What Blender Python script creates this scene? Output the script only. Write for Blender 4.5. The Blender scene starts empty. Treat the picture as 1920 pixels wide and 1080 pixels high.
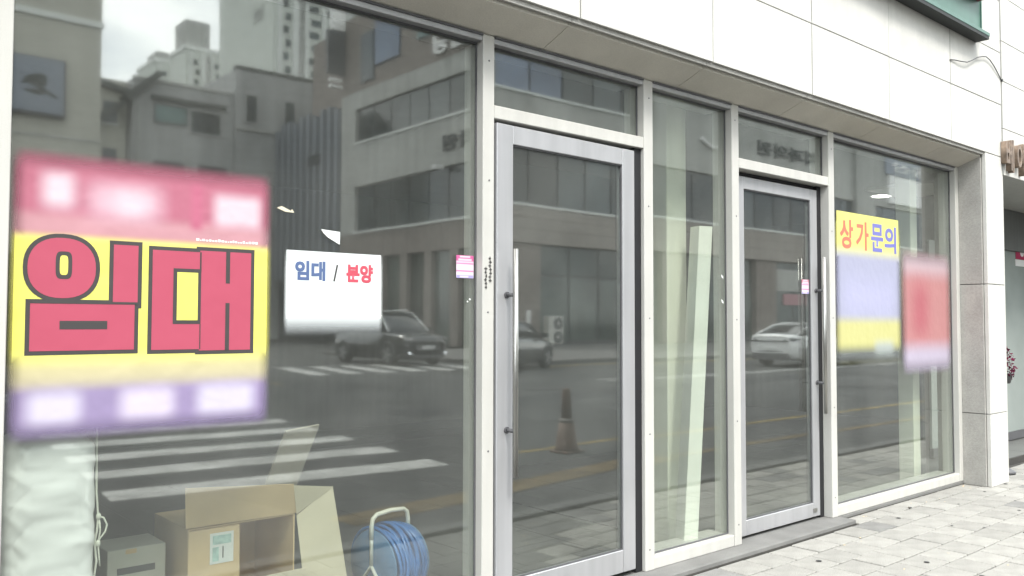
import bpy, bmesh, math, random
from mathutils import Vector, Matrix
random.seed(7)
S = bpy.context.scene
COL = S.collection

# ------------------------------------------------------------------ camera
cd = bpy.data.cameras.new('camera'); cam = bpy.data.objects.new('camera', cd); COL.objects.link(cam)
cd.sensor_width = 36; cd.lens = 36 * 1608.2 / 1920; cd.clip_start = 0.05; cd.clip_end = 3000
yaw, pit, rol = math.radians(40.76), math.radians(2.25), math.radians(0.11)
fw = Vector((math.sin(yaw) * math.cos(pit), math.cos(yaw) * math.cos(pit), math.sin(pit)))
r0 = Vector((math.cos(yaw), -math.sin(yaw), 0)); u0 = r0.cross(fw)
rr = r0 * math.cos(rol) + u0 * math.sin(rol); uu = u0 * math.cos(rol) - r0 * math.sin(rol)
M = Matrix((rr, uu, -fw)).transposed().to_4x4(); M.translation = (0, -2.95, 1.32)
cam.matrix_world = M
S.camera = cam

# ------------------------------------------------------------------ world: overcast sky with thin breaks
SUN_EL, SUN_AZ = math.radians(56), math.radians(196)      # azimuth clockwise from +y
W = bpy.data.worlds.new('World'); S.world = W; W.use_nodes = True
nt = W.node_tree; nt.nodes.clear(); N = nt.nodes.new; L = nt.links.new
out = N('ShaderNodeOutputWorld'); bg = N('ShaderNodeBackground'); bg.inputs['Strength'].default_value = 0.12
sky = N('ShaderNodeTexSky'); sky.sky_type = 'NISHITA'; sky.sun_disc = False
sky.sun_elevation = SUN_EL; sky.sun_rotation = SUN_AZ; sky.air_density = 1.2; sky.dust_density = 2.0
tc = N('ShaderNodeTexCoord'); mp = N('ShaderNodeMapping'); mp.inputs['Scale'].default_value = (1, 1, 1.8)
nz = N('ShaderNodeTexNoise'); nz.inputs['Scale'].default_value = 3.1; nz.inputs['Detail'].default_value = 7
nz.inputs['Roughness'].default_value = 0.55
rp = N('ShaderNodeValToRGB'); rp.color_ramp.elements[0].position = 0.41; rp.color_ramp.elements[1].position = 0.57
rp.color_ramp.elements[0].color = (0.50, 0.55, 0.60, 1); rp.color_ramp.elements[1].color = (1.0, 1.02, 1.0, 1)
sc_ = N('ShaderNodeVectorMath'); sc_.operation = 'SCALE'; sc_.inputs['Scale'].default_value = 11.0
mx = N('ShaderNodeMix'); mx.data_type = 'RGBA'; mx.inputs['Factor'].default_value = 0.90
L(tc.outputs['Generated'], mp.inputs['Vector']); L(mp.outputs['Vector'], nz.inputs['Vector'])
L(nz.outputs['Fac'], rp.inputs['Fac']); L(rp.outputs['Color'], sc_.inputs[0])
L(sky.outputs['Color'], mx.inputs['A']); L(sc_.outputs['Vector'], mx.inputs['B'])
L(mx.outputs['Result'], bg.inputs['Color']); L(bg.outputs['Background'], out.inputs['Surface'])

# ------------------------------------------------------------------ sun (behind the cloud, soft)
sl = bpy.data.lights.new('sun', 'SUN'); sl.energy = 1.1; sl.angle = math.radians(14); sl.color = (1, 0.97, 0.92)
so = bpy.data.objects.new('sun', sl); COL.objects.link(so)
sd = Vector((math.sin(SUN_AZ) * math.cos(SUN_EL), math.cos(SUN_AZ) * math.cos(SUN_EL), math.sin(SUN_EL)))
so.rotation_euler = sd.to_track_quat('Z', 'Y').to_euler(); so.location = (0, -8, 12)

# ------------------------------------------------------------------ exposure
S.view_settings.view_transform = 'Standard'; S.view_settings.look = 'None'
S.view_settings.gamma = 1; S.view_settings.use_curve_mapping = False
S.view_settings.exposure = 1.88
S.render.engine = 'CYCLES'; S.cycles.max_bounces = 10; S.cycles.transparent_max_bounces = 16
S.cycles.caustics_reflective = False; S.cycles.caustics_refractive = False
try: S.cycles.use_denoising = True
except Exception: pass

# ================================================================== materials
def rgba(c): return (c[0], c[1], c[2], 1)
def new_mat(name):
    m = bpy.data.materials.new(name); m.use_nodes = True
    nt = m.node_tree; p = nt.nodes['Principled BSDF']
    return m, nt, p
def mat(name, col, rough=0.6, metal=0.0, var=0.12, scale=6.0, bump=0.0, bscale=80.0, speck=0.0, spscale=260.0,
        rnd=0.0, island=0.0, streak=0.0, sscale=9, coat=0.0, spec=0.5):
    """base colour broken up by two noises, optional speckle, per-object / per-island tone, vertical dirt streaks, bump"""
    m, nt, p = new_mat(name); N = nt.nodes.new; L = nt.links.new
    tc = N('ShaderNodeTexCoord')
    n1 = N('ShaderNodeTexNoise'); n1.inputs['Scale'].default_value = scale; n1.inputs['Detail'].default_value = 5
    L(tc.outputs['Object'], n1.inputs['Vector'])
    mr = N('ShaderNodeMapRange'); mr.inputs['From Min'].default_value = 0.3; mr.inputs['From Max'].default_value = 0.7
    mr.inputs['To Min'].default_value = 1 - var; mr.inputs['To Max'].default_value = 1 + var
    L(n1.outputs['Fac'], mr.inputs['Value'])
    val = mr.outputs['Result']
    def mul(a, b):
        k = N('ShaderNodeMath'); k.operation = 'MULTIPLY'; L(a, k.inputs[0]); L(b, k.inputs[1]); return k.outputs[0]
    if speck:
        n2 = N('ShaderNodeTexNoise'); n2.inputs['Scale'].default_value = spscale; n2.inputs['Detail'].default_value = 2
        L(tc.outputs['Object'], n2.inputs['Vector'])
        m2 = N('ShaderNodeMapRange'); m2.inputs['From Min'].default_value = 0.35; m2.inputs['From Max'].default_value = 0.65
        m2.inputs['To Min'].default_value = 1 - speck; m2.inputs['To Max'].default_value = 1 + speck * 0.5
        L(n2.outputs['Fac'], m2.inputs['Value']); val = mul(val, m2.outputs['Result'])
    if streak:
        mp = N('ShaderNodeMapping'); mp.inputs['Scale'].default_value = (sscale, sscale, sscale * .055); L(tc.outputs['Object'], mp.inputs['Vector'])
        n3 = N('ShaderNodeTexNoise'); n3.inputs['Scale'].default_value = 1.6; n3.inputs['Detail'].default_value = 6
        L(mp.outputs['Vector'], n3.inputs['Vector'])
        m3 = N('ShaderNodeMapRange'); m3.inputs['From Min'].default_value = 0.35; m3.inputs['From Max'].default_value = 0.7
        m3.inputs['To Min'].default_value = 1; m3.inputs['To Max'].default_value = 1 - streak
        L(n3.outputs['Fac'], m3.inputs['Value']); val = mul(val, m3.outputs['Result'])
    if rnd or island:
        if rnd:
            oi = N('ShaderNodeObjectInfo'); rs = oi.outputs['Random']
        else:
            oi = N('ShaderNodeNewGeometry'); rs = oi.outputs['Random Per Island']
        m4 = N('ShaderNodeMapRange'); k = rnd or island
        m4.inputs['To Min'].default_value = 1 - k; m4.inputs['To Max'].default_value = 1 + k
        L(rs, m4.inputs['Value']); val = mul(val, m4.outputs['Result'])
    vm = N('ShaderNodeVectorMath'); vm.operation = 'SCALE'; vm.inputs[0].default_value = col[:3]
    L(val, vm.inputs['Scale']); L(vm.outputs['Vector'], p.inputs['Base Color'])
    p.inputs['Roughness'].default_value = rough; p.inputs['Metallic'].default_value = metal
    p.inputs['Specular IOR Level'].default_value = spec
    if coat: p.inputs['Coat Weight'].default_value = coat; p.inputs['Coat Roughness'].default_value = 0.05
    if bump:
        nb = N('ShaderNodeTexNoise'); nb.inputs['Scale'].default_value = bscale; nb.inputs['Detail'].default_value = 4
        L(tc.outputs['Object'], nb.inputs['Vector'])
        bm = N('ShaderNodeBump'); bm.inputs['Strength'].default_value = bump; bm.inputs['Distance'].default_value = 0.01
        L(nb.outputs['Fac'], bm.inputs['Height']); L(bm.outputs['Normal'], p.inputs['Normal'])
    return m
def glass_mat(name, r0, tint, dust=0.03):
    m = bpy.data.materials.new(name); m.use_nodes = True; nt = m.node_tree; nt.nodes.clear()
    N = nt.nodes.new; L = nt.links.new
    o = N('ShaderNodeOutputMaterial'); lw = N('ShaderNodeLayerWeight'); lw.inputs['Blend'].default_value = 0.5
    pw = N('ShaderNodeMath'); pw.operation = 'POWER'; pw.inputs[1].default_value = 5
    L(lw.outputs['Facing'], pw.inputs[0])
    ma = N('ShaderNodeMath'); ma.operation = 'MULTIPLY_ADD'; ma.inputs[1].default_value = 1 - r0; ma.inputs[2].default_value = r0
    L(pw.outputs[0], ma.inputs[0])
    tr = N('ShaderNodeBsdfTransparent'); tr.inputs['Color'].default_value = rgba(tint)
    gl = N('ShaderNodeBsdfGlossy'); gl.inputs['Roughness'].default_value = 0.028; gl.inputs['Color'].default_value = (0.99, 1, 0.985, 1)
    mx = N('ShaderNodeMixShader'); L(ma.outputs[0], mx.inputs['Fac']); L(tr.outputs[0], mx.inputs[1]); L(gl.outputs[0], mx.inputs[2])
    # film of street dust
    tc = N('ShaderNodeTexCoord'); n = N('ShaderNodeTexNoise'); n.inputs['Scale'].default_value = 2.2; n.inputs['Detail'].default_value = 6
    L(tc.outputs['Object'], n.inputs['Vector'])
    mr = N('ShaderNodeMapRange'); mr.inputs['From Min'].default_value = 0.35; mr.inputs['From Max'].default_value = 0.7
    mr.inputs['To Min'].default_value = dust * 0.6; mr.inputs['To Max'].default_value = dust * 1.6
    L(n.outputs['Fac'], mr.inputs['Value'])
    df = N('ShaderNodeBsdfDiffuse'); df.inputs['Color'].default_value = (0.5, 0.5, 0.47, 1)
    m2 = N('ShaderNodeMixShader'); L(mr.outputs['Result'], m2.inputs['Fac']); L(mx.outputs[0], m2.inputs[1]); L(df.outputs[0], m2.inputs[2])
    L(m2.outputs[0], o.inputs['Surface'])
    # faint waviness of the pane
    nb = N('ShaderNodeTexNoise'); nb.inputs['Scale'].default_value = 1.3; L(tc.outputs['Object'], nb.inputs['Vector'])
    bu = N('ShaderNodeBump'); bu.inputs['Strength'].default_value = 0.02; bu.inputs['Distance'].default_value = 0.02
    L(nb.outputs['Fac'], bu.inputs['Height']); L(bu.outputs['Normal'], gl.inputs['Normal'])
    return m
def emit_mat(name, col, st):
    m, nt, p = new_mat(name)
    p.inputs['Base Color'].default_value = rgba(col); p.inputs['Emission Color'].default_value = rgba(col)
    p.inputs['Emission Strength'].default_value = st
    return m
def print_mat(name, base, spots, rough=0.45, fade=None, wr=0.15):
    """flat print: soft edged blocks of ink (cx, cz, half w, half h, softness, colour) in object x / z metres"""
    m, nt, p = new_mat(name); N = nt.nodes.new; L = nt.links.new
    tc = N('ShaderNodeTexCoord'); sp = N('ShaderNodeSeparateXYZ'); L(tc.outputs['Object'], sp.inputs[0])
    cur = None
    def axis(sock, c, h, s):
        a = N('ShaderNodeMath'); a.operation = 'SUBTRACT'; a.inputs[1].default_value = c; L(sock, a.inputs[0])
        b = N('ShaderNodeMath'); b.operation = 'ABSOLUTE'; L(a.outputs[0], b.inputs[0])
        r = N('ShaderNodeMapRange'); r.interpolation_type = 'SMOOTHSTEP'
        r.inputs['From Min'].default_value = h + s; r.inputs['From Max'].default_value = max(h - s, 0.0)
        L(b.outputs[0], r.inputs['Value']); return r.outputs['Result']
    for cx, cz, hx, hz, s, col in spots:
        k = N('ShaderNodeMath'); k.operation = 'MULTIPLY'
        L(axis(sp.outputs['X'], cx, hx, s), k.inputs[0]); L(axis(sp.outputs['Z'], cz, hz, s), k.inputs[1])
        mx = N('ShaderNodeMix'); mx.data_type = 'RGBA'; mx.inputs['B'].default_value = rgba(col)
        if cur is None: mx.inputs['A'].default_value = rgba(base)
        else: L(cur, mx.inputs['A'])
        L(k.outputs[0], mx.inputs['Factor']); cur = mx.outputs['Result']
    if cur is None: p.inputs['Base Color'].default_value = rgba(base)
    else: L(cur, p.inputs['Base Color'])
    p.inputs['Roughness'].default_value = rough
    n = N('ShaderNodeTexNoise'); n.inputs['Scale'].default_value = 9; L(tc.outputs['Object'], n.inputs['Vector'])
    bu = N('ShaderNodeBump'); bu.inputs['Strength'].default_value = wr; bu.inputs['Distance'].default_value = 0.02
    L(n.outputs['Fac'], bu.inputs['Height']); L(bu.outputs['Normal'], p.inputs['Normal'])
    if fade:                                             # ink thins out into clear film outside these blocks
        acc = None
        for cx, cz, hx, hz, sx, sz in fade:
            k = N('ShaderNodeMath'); k.operation = 'MULTIPLY'
            L(axis(sp.outputs['X'], cx, hx, sx), k.inputs[0]); L(axis(sp.outputs['Z'], cz, hz, sz), k.inputs[1])
            if acc is None: acc = k.outputs[0]
            else:
                q = N('ShaderNodeMath'); q.operation = 'MAXIMUM'; L(acc, q.inputs[0]); L(k.outputs[0], q.inputs[1]); acc = q.outputs[0]
        L(acc, p.inputs['Alpha'])
    return m

MT = dict(
 granite=mat('pale_granite', (0.575, 0.565, 0.53), 0.75, var=0.05, speck=0.08, streak=0.05, bump=0.05),
 granite_grey=mat('flamed_grey_granite', (0.36, 0.35, 0.325), 0.85, var=0.10, speck=0.08, spscale=60, bump=0.3, bscale=150),
 soffit=mat('soffit_stone', (0.64, 0.61, 0.54), 0.8, var=0.08, scale=3, speck=0.10, bump=0.06),
 alu=mat('white_aluminium', (0.54, 0.53, 0.495), 0.40, var=0.05, scale=2.5, streak=0.10, speck=0.04, spscale=300),
 silver=mat('silver_aluminium', (0.45, 0.45, 0.46), 0.33, metal=0.35, var=0.06, scale=3, streak=0.12),
 steel=mat('brushed_steel', (0.44, 0.435, 0.415), 0.34, metal=1.0, var=0.06),
 gasket=mat('black_gasket', (0.012, 0.012, 0.014), 0.6, var=0.1),
 mortar=mat('joint_sand', (0.055, 0.052, 0.046), 0.95, var=0.2, scale=20),
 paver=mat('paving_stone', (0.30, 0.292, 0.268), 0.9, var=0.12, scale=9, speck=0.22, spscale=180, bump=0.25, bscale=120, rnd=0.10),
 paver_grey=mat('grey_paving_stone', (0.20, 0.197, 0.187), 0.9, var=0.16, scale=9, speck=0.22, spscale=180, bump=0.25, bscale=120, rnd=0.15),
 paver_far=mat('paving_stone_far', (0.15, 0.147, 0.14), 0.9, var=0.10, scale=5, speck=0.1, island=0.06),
 concrete=mat('threshold_concrete', (0.175, 0.173, 0.165), 0.85, var=0.14, scale=5, speck=0.12, bump=0.15),
 asphalt=mat('asphalt', (0.062, 0.063, 0.062), 0.9, var=0.30, scale=0.45, speck=0.08, spscale=30),
 white_line=mat('road_paint_white', (0.50, 0.50, 0.48), 0.8, var=0.35, scale=3, speck=0.35, spscale=60),
 yellow_line=mat('road_paint_yellow', (0.22, 0.165, 0.06), 0.8, var=0.45, scale=4, speck=0.3, spscale=60),
 worn_yellow=mat('worn_yellow_paint', (0.135, 0.10, 0.05), 0.85, var=0.4, scale=5, speck=0.3, spscale=40),
 kerb=mat('kerb_granite', (0.12, 0.12, 0.118), 0.85, var=0.15, speck=0.2),
 tactile=mat('tactile_yellow', (0.20, 0.14, 0.065), 0.8, var=0.2, island=0.2),
 glass=glass_mat('shop_glass', 0.135, (0.93, 0.955, 0.93), 0.040),
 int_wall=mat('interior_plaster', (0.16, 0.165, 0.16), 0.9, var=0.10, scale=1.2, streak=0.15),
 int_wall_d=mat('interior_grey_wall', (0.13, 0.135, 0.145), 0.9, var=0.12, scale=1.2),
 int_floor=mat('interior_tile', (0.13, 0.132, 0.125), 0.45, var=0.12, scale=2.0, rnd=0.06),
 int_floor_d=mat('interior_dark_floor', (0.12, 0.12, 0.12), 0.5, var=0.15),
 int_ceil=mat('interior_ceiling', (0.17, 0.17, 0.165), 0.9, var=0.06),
 cream=mat('cream_board', (0.84, 0.85, 0.72), 0.6, var=0.05, scale=2, streak=0.08),
 card=mat('cardboard', (0.66, 0.49, 0.28), 0.85, var=0.08, scale=5, bump=0.05),
 card_l=mat('cardboard_pale', (0.70, 0.63, 0.48), 0.85, var=0.07, scale=5),
 board_dull=mat('dull_board', (0.36, 0.33, 0.27), 0.85, var=0.1, scale=4),
 carton_grey=mat('grey_white_carton', (0.56, 0.55, 0.48), 0.85, var=0.08, scale=5),
 paper=mat('white_paper', (0.78, 0.80, 0.78), 0.6, var=0.03),
 label_teal=mat('printed_label', (0.45, 0.62, 0.58), 0.5, var=0.25, scale=30),
 vinyl=mat('milky_vinyl_sheet', (0.92, 0.92, 0.92), 0.35, var=0.05, scale=4, coat=0.3),
 hose=mat('blue_hose', (0.045, 0.17, 0.46), 0.35, var=0.15, coat=0.3),
 hose_drum=mat('blue_drum_plastic', (0.10, 0.22, 0.40), 0.4, var=0.1),
 strip_white=mat('white_coated_strip', (0.88, 0.89, 0.80), 0.5, var=0.04, scale=3, streak=0.05),
 white_tube=mat('white_tube', (0.75, 0.76, 0.70), 0.35, var=0.03),
 string=mat('white_cord', (0.72, 0.73, 0.64), 0.8),
 sign_green=mat('sign_green_paint', (0.095, 0.185, 0.150), 0.5, var=0.08, streak=0.10),
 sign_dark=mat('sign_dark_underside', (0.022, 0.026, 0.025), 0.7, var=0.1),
 sign_red=mat('sign_red_trim', (0.22, 0.02, 0.04), 0.5),
 cable=mat('black_cable', (0.02, 0.02, 0.02), 0.5),
 letter_brown=mat('weathered_brass_letter', (0.21, 0.155, 0.115), 0.55, metal=0.2, var=0.35, scale=25),
 red_sticker=mat('crimson_sticker', (0.42, 0.02, 0.09), 0.4),
 frost=mat('pale_green_door_glass', (0.32, 0.355, 0.335), 0.12, var=0.08, scale=2, spec=0.8),
 dkgrey=mat('dark_grey_metal', (0.10, 0.10, 0.105), 0.5),
 burgundy=mat('burgundy_leaf', (0.10, 0.010, 0.034), 0.9, var=0.3, island=0.4, spec=0.1),
 blue_paint=mat('blue_stand_paint', (0.10, 0.14, 0.42), 0.4),
 # poster inks
 ink_red=print_mat('ink_pink_red', (0.42, 0.072, 0.118), []),
 ink_dark=print_mat('ink_charcoal', (0.055, 0.05, 0.05), []),
 ink_blue=print_mat('ink_blue', (0.09, 0.135, 0.27), []),
 ink_violet=print_mat('ink_violet', (0.16, 0.16, 0.48), []),
 ink_rose=print_mat('ink_rose', (0.52, 0.075, 0.11), []),
 ink_coral=print_mat('ink_coral', (0.75, 0.16, 0.10), []),
 # street
 beige=mat('beige_render', (0.50, 0.49, 0.43), 0.9, var=0.06, scale=0.5, sscale=1.1, streak=0.10),
 pale_tower=mat('pale_tower_paint', (0.64, 0.67, 0.62), 0.9, var=0.04, scale=0.1, sscale=1.1, streak=0.05),
 tower_trim=mat('tower_trim', (0.74, 0.76, 0.73), 0.9, var=0.04, scale=0.1),
 conc_wall=mat('grey_concrete_wall', (0.46, 0.465, 0.44), 0.9, var=0.14, scale=0.4, sscale=1.1, streak=0.30),
 house_grey=mat('house_grey_render', (0.40, 0.405, 0.40), 0.9, var=0.10, scale=0.3, sscale=1.1, streak=0.25),
 brick=mat('brown_brick', (0.245, 0.215, 0.195), 0.9, var=0.15, scale=2, sscale=1.1, streak=0.08),
 tan_panel=mat('tan_fascia_panel', (0.33, 0.30, 0.27), 0.7, var=0.10, scale=0.6, sscale=1.1, streak=0.14),
 win_dark=mat('dark_window_glass', (0.04, 0.05, 0.054), 0.08, var=0.4, scale=0.5, rnd=0.7, spec=0.7),
 win_blue=mat('blue_window_glass', (0.10, 0.13, 0.19), 0.1, var=0.3, scale=0.4, rnd=0.3, spec=0.7),
 win_teal=mat('teal_window_glass', (0.14, 0.22, 0.21), 0.15, var=0.1, spec=0.6),
 shop_glass_d=mat('dark_shop_glass', (0.05, 0.062, 0.057), 0.08, var=0.5, scale=0.6, rnd=0.6, spec=0.7),
 fin=mat('grey_fin', (0.24, 0.26, 0.29), 0.6, var=0.06),
 fin_back=mat('fin_dark_glass', (0.03, 0.035, 0.04), 0.2, var=0.2),
 roof_dark=mat('dark_roof_tile', (0.07, 0.075, 0.07), 0.8, var=0.2),
 sign_panel=mat('blue_grey_sign_panel', (0.22, 0.25, 0.30), 0.4, var=0.05, scale=1),
 brush=mat('black_brush_ink', (0.03, 0.035, 0.035), 0.5),
 white_sign=mat('white_sign_face', (0.80, 0.80, 0.78), 0.4, var=0.02),
 car_black=mat('black_car_paint', (0.012, 0.013, 0.015), 0.15, coat=1.0),
 car_white=mat('white_car_paint', (0.76, 0.77, 0.76), 0.25, coat=1.0, var=0.02),
 car_grey=mat('dark_grey_car_paint', (0.03, 0.032, 0.035), 0.2, coat=1.0),
 car_glass=mat('car_window_glass', (0.015, 0.018, 0.02), 0.05, spec=0.8),
 tyre=mat('tyre_rubber', (0.018, 0.018, 0.018), 0.8),
 rim=mat('alloy_rim', (0.45, 0.45, 0.45), 0.3, metal=0.8),
 chrome=mat('chrome_trim', (0.75, 0.75, 0.74), 0.15, metal=0.9),
 lamp=emit_mat('car_lamp_lens', (0.9, 0.95, 1.0), 1.2),
 plate=mat('number_plate_white', (0.65, 0.66, 0.65), 0.5),
 cone=mat('cone_orange', (0.125, 0.075, 0.052), 0.55, var=0.25, scale=8),
 cone_band=mat('cone_reflective_band', (0.18, 0.165, 0.15), 0.5),
 ac=mat('ac_off_white', (0.52, 0.52, 0.48), 0.5, var=0.05),
 iron=mat('cast_iron', (0.045, 0.045, 0.045), 0.7, var=0.2),
 downlight=emit_mat('downlight_glow', (1.0, 0.98, 0.92), 6.0),
 pink_panel=mat('faded_pink_poster', (0.40, 0.22, 0.24), 0.6, var=0.1),
)

# ================================================================== mesh helpers
class MB:
    def __init__(s): s.bm = bmesh.new()
    def box(s, x0, x1, y0, y1, z0, z1, bev=0.0):
        vs = [s.bm.verts.new(p) for p in ((x0,y0,z0),(x1,y0,z0),(x1,y1,z0),(x0,y1,z0),(x0,y0,z1),(x1,y0,z1),(x1,y1,z1),(x0,y1,z1))]
        fs = [s.bm.faces.new([vs[i] for i in f]) for f in ((3,2,1,0),(4,5,6,7),(0,1,5,4),(1,2,6,5),(2,3,7,6),(3,0,4,7))]
        if bev:
            es = set(e for f in fs for e in f.edges)
            bmesh.ops.bevel(s.bm, geom=list(es), offset=bev, segments=1, affect='EDGES')
        return s
    def obox(s, c, ax, ay, az, hx, hy, hz):
        """oriented box: centre, three axes, half sizes"""
        c = Vector(c); ax, ay, az = (Vector(v).normalized() for v in (ax, ay, az))
        P = lambda i, j, k: s.bm.verts.new(c + ax * hx * i + ay * hy * j + az * hz * k)
        v = [P(-1,-1,-1),P(1,-1,-1),P(1,1,-1),P(-1,1,-1),P(-1,-1,1),P(1,-1,1),P(1,1,1),P(-1,1,1)]
        for f in ((3,2,1,0),(4,5,6,7),(0,1,5,4),(1,2,6,5),(2,3,7,6),(3,0,4,7)): s.bm.faces.new([v[i] for i in f])
        return s
    def prism(s, pts, vec):
        vec = Vector(vec); a = [s.bm.verts.new(p) for p in pts]; b = [s.bm.verts.new(Vector(p) + vec) for p in pts]
        n = len(a); s.bm.faces.new(a[::-1]); s.bm.faces.new(b)
        for i in range(n): s.bm.faces.new((a[i], a[(i+1) % n], b[(i+1) % n], b[i]))
        return s
    def tube(s, pts, r, seg=8, closed=False, cap=True):
        pts = [Vector(p) for p in pts]; n = len(pts); rings = []; prev = None
        for i, p in enumerate(pts):
            t = ((pts[(i+1) % n] if (closed or i < n-1) else p) - (pts[i-1] if (closed or i > 0) else p))
            t = t.normalized() if t.length > 1e-9 else Vector((0,0,1))
            if prev is None:
                prev = t.orthogonal().normalized()
            prev = (prev - t * prev.dot(t)); prev = prev.normalized() if prev.length > 1e-6 else t.orthogonal().normalized()
            b = t.cross(prev); rad = r[i] if isinstance(r, (list, tuple)) else r
            rings.append([s.bm.verts.new(p + (prev * math.cos(2*math.pi*k/seg) + b * math.sin(2*math.pi*k/seg)) * rad) for k in range(seg)])
        for i in range(n if closed else n-1):
            a, c = rings[i], rings[(i+1) % n]
            for k in range(seg):
                f = s.bm.faces.new((a[k], a[(k+1) % seg], c[(k+1) % seg], c[k])); f.smooth = True
        if cap and not closed: s.bm.faces.new(rings[0][::-1]); s.bm.faces.new(rings[-1])
        return s
    def lathe(s, prof, centre=(0,0,0), axis=(0,0,1), seg=24):
        """prof: (radius, height)"""
        ax = Vector(axis).normalized(); u = ax.orthogonal().normalized(); v = ax.cross(u); c = Vector(centre); rings = []
        for r, h in prof:
            rings.append([s.bm.verts.new(c + ax*h + (u*math.cos(2*math.pi*k/seg) + v*math.sin(2*math.pi*k/seg))*max(r, 1e-4)) for k in range(seg)])
        for i in range(len(rings)-1):
            for k in range(seg):
                f = s.bm.faces.new((rings[i][k], rings[i][(k+1)%seg], rings[i+1][(k+1)%seg], rings[i+1][k])); f.smooth = True
        s.bm.faces.new(rings[0][::-1]); s.bm.faces.new(rings[-1])
        return s
    def poly(s, pts): s.bm.faces.new([s.bm.verts.new(p) for p in pts]); return s
    def build(s, name, m, parent=None, label=None, stuff=False, recalc=True, smooth_angle=None):
        if recalc: bmesh.ops.recalc_face_normals(s.bm, faces=s.bm.faces)
        me = bpy.data.meshes.new(name); s.bm.to_mesh(me); s.bm.free()
        me.materials.append(MT[m] if isinstance(m, str) else m)
        return link(name, me, parent, label, stuff)
def link(name, me, parent=None, label=None, stuff=False):
    o = bpy.data.objects.new(name, me); COL.objects.link(o)
    if parent is not None:
        o.parent = parent
        if parent.type == 'EMPTY' and not parent.get('local'): o.location = -Vector(parent.location)
    if label: o['label'] = label
    if stuff: o['kind'] = 'stuff'
    return o
def tag(o, label, cat, group=None):
    o['label'] = label; o['category'] = cat
    if group: o['group'] = group
    return o
def thing(name, label, cat, loc=(0,0,0), group=None, local=False):
    o = bpy.data.objects.new(name, None); COL.objects.link(o); o.location = loc; o.empty_display_size = 0.2
    if local: o['local'] = True
    return tag(o, label, cat, group)
def struct(o): o['kind'] = 'structure'; return o
def bx(name, m, parent, x0, x1, y0, y1, z0, z1, bev=0.0, label=None):
    return MB().box(x0, x1, y0, y1, z0, z1, bev).build(name, m, parent, label)
def copy_tree(o, parent=None, keep_loc=True):
    c = o.copy(); COL.objects.link(c)
    if parent is not None: c.parent = parent
    for ch in list(o.children): copy_tree(ch, c)
    return c
def text_mesh(body, width, height, bold=0.0, extrude=0.0):
    """lettering outline as a mesh, fitted to width x height, origin lower left, in the xy plane"""
    c = bpy.data.curves.new('lettering_source', 'FONT'); c.body = body; c.size = 1; c.offset = bold; c.extrude = extrude; c.resolution_u = 3
    o = bpy.data.objects.new('lettering_source', c); COL.objects.link(o)
    dg = bpy.context.evaluated_depsgraph_get(); me = bpy.data.meshes.new_from_object(o.evaluated_get(dg))
    bpy.data.objects.remove(o); bpy.data.curves.remove(c)
    xs = [v.co.x for v in me.vertices]; ys = [v.co.y for v in me.vertices]
    sx = width / (max(xs) - min(xs)); sy = height / (max(ys) - min(ys)); x0, y0 = min(xs), min(ys)
    for v in me.vertices: v.co = ((v.co.x - x0) * sx, (v.co.y - y0) * sy, v.co.z)
    return me
def text(name, body, m, parent, org, width, height, face='-y', bold=0.0, extrude=0.0, shear=0.0, strokes=0.0):
    me = text_mesh(body, width - strokes, height - strokes, bold, extrude); O = Vector(org)
    if strokes:                                           # heavier strokes: the outline laid down several times, slightly shifted
        b = bmesh.new()
        for q, (dx, dy) in enumerate(((0, 0), (1, 0), (0, 1), (1, 1), (.5, .5))):
            t2 = me.copy()
            for v in t2.vertices: v.co = (v.co.x + dx * strokes, v.co.y + dy * strokes, v.co.z + q * .00008)
            b.from_mesh(t2); bpy.data.meshes.remove(t2)
        b.to_mesh(me); b.free()
    for v in me.vertices:
        x, y, z = v.co
        if face == '-y': p = (x, -z, y + shear * x)
        elif face == '+y': p = (-x, z, y)
        elif face == '-x': p = (-z, -x, y)
        v.co = O + Vector(p)
    me.materials.clear(); me.materials.append(MT[m])
    return link(name, me, parent)

# ================================================================== ground, road
G = -0.15
road = struct(MB().box(-60, 260, -420, -1.5, G - 0.2, G).build('road', 'asphalt'))
ground = struct(MB().box(-900, 1500, -1500, 900, -2.0, -0.45).build('ground', 'asphalt'))
pav = struct(MB().box(-12, 40, -1.36, 0.16, -0.4, -0.03).build('pavement', 'mortar'))
kerb = struct(MB().box(-12, 40, -1.5, -1.36, -0.35, -0.004).build('kerb', 'kerb'))
for i in range(24):
    x = 1.0 + i * 1.0
    bx('kerbstone', 'kerb', kerb, x + .005, x + .995, -1.504, -1.357, -0.2, 0.004, 0.008)

# paving stones: running bond, 300 nearest in view as single pieces, the rest joined
PX, PY = 0.242, 0.192
def paver_mesh(w, h):
    b = MB(); b.box(-w/2, w/2, -h/2, h/2, -0.03, 0.0, 0.004)
    bmesh.ops.recalc_face_normals(b.bm, faces=b.bm.faces)
    me = bpy.data.meshes.new('paving_stone'); b.bm.to_mesh(me); b.bm.free(); me.materials.append(MT['paver']); return me
PM = paver_mesh(PX - 0.009, PY - 0.009)
PG = PM.copy(); PG.materials.clear(); PG.materials.append(MT['paver_grey'])
far = MB(); cnt = 0
near = []
for j in range(18):
    y = -0.232 - j * PY if j else -0.04
    y = -0.038 - j * PY
    for i in range(-20, 80):
        x = i * PX + (PX / 2 if j % 2 else 0) + 0.01
        if y > -0.134 and 0 < x < 5.5: continue
        if y < -1.29: continue
        inview = x > 3.3 and (x + 2.6 * y) > 1.6 and x < 10.6
        near.append((x, y, inview))
vis = sorted([p for p in near if p[2]], key=lambda p: p[0]**2 + (p[1] + 2.95)**2)
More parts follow.
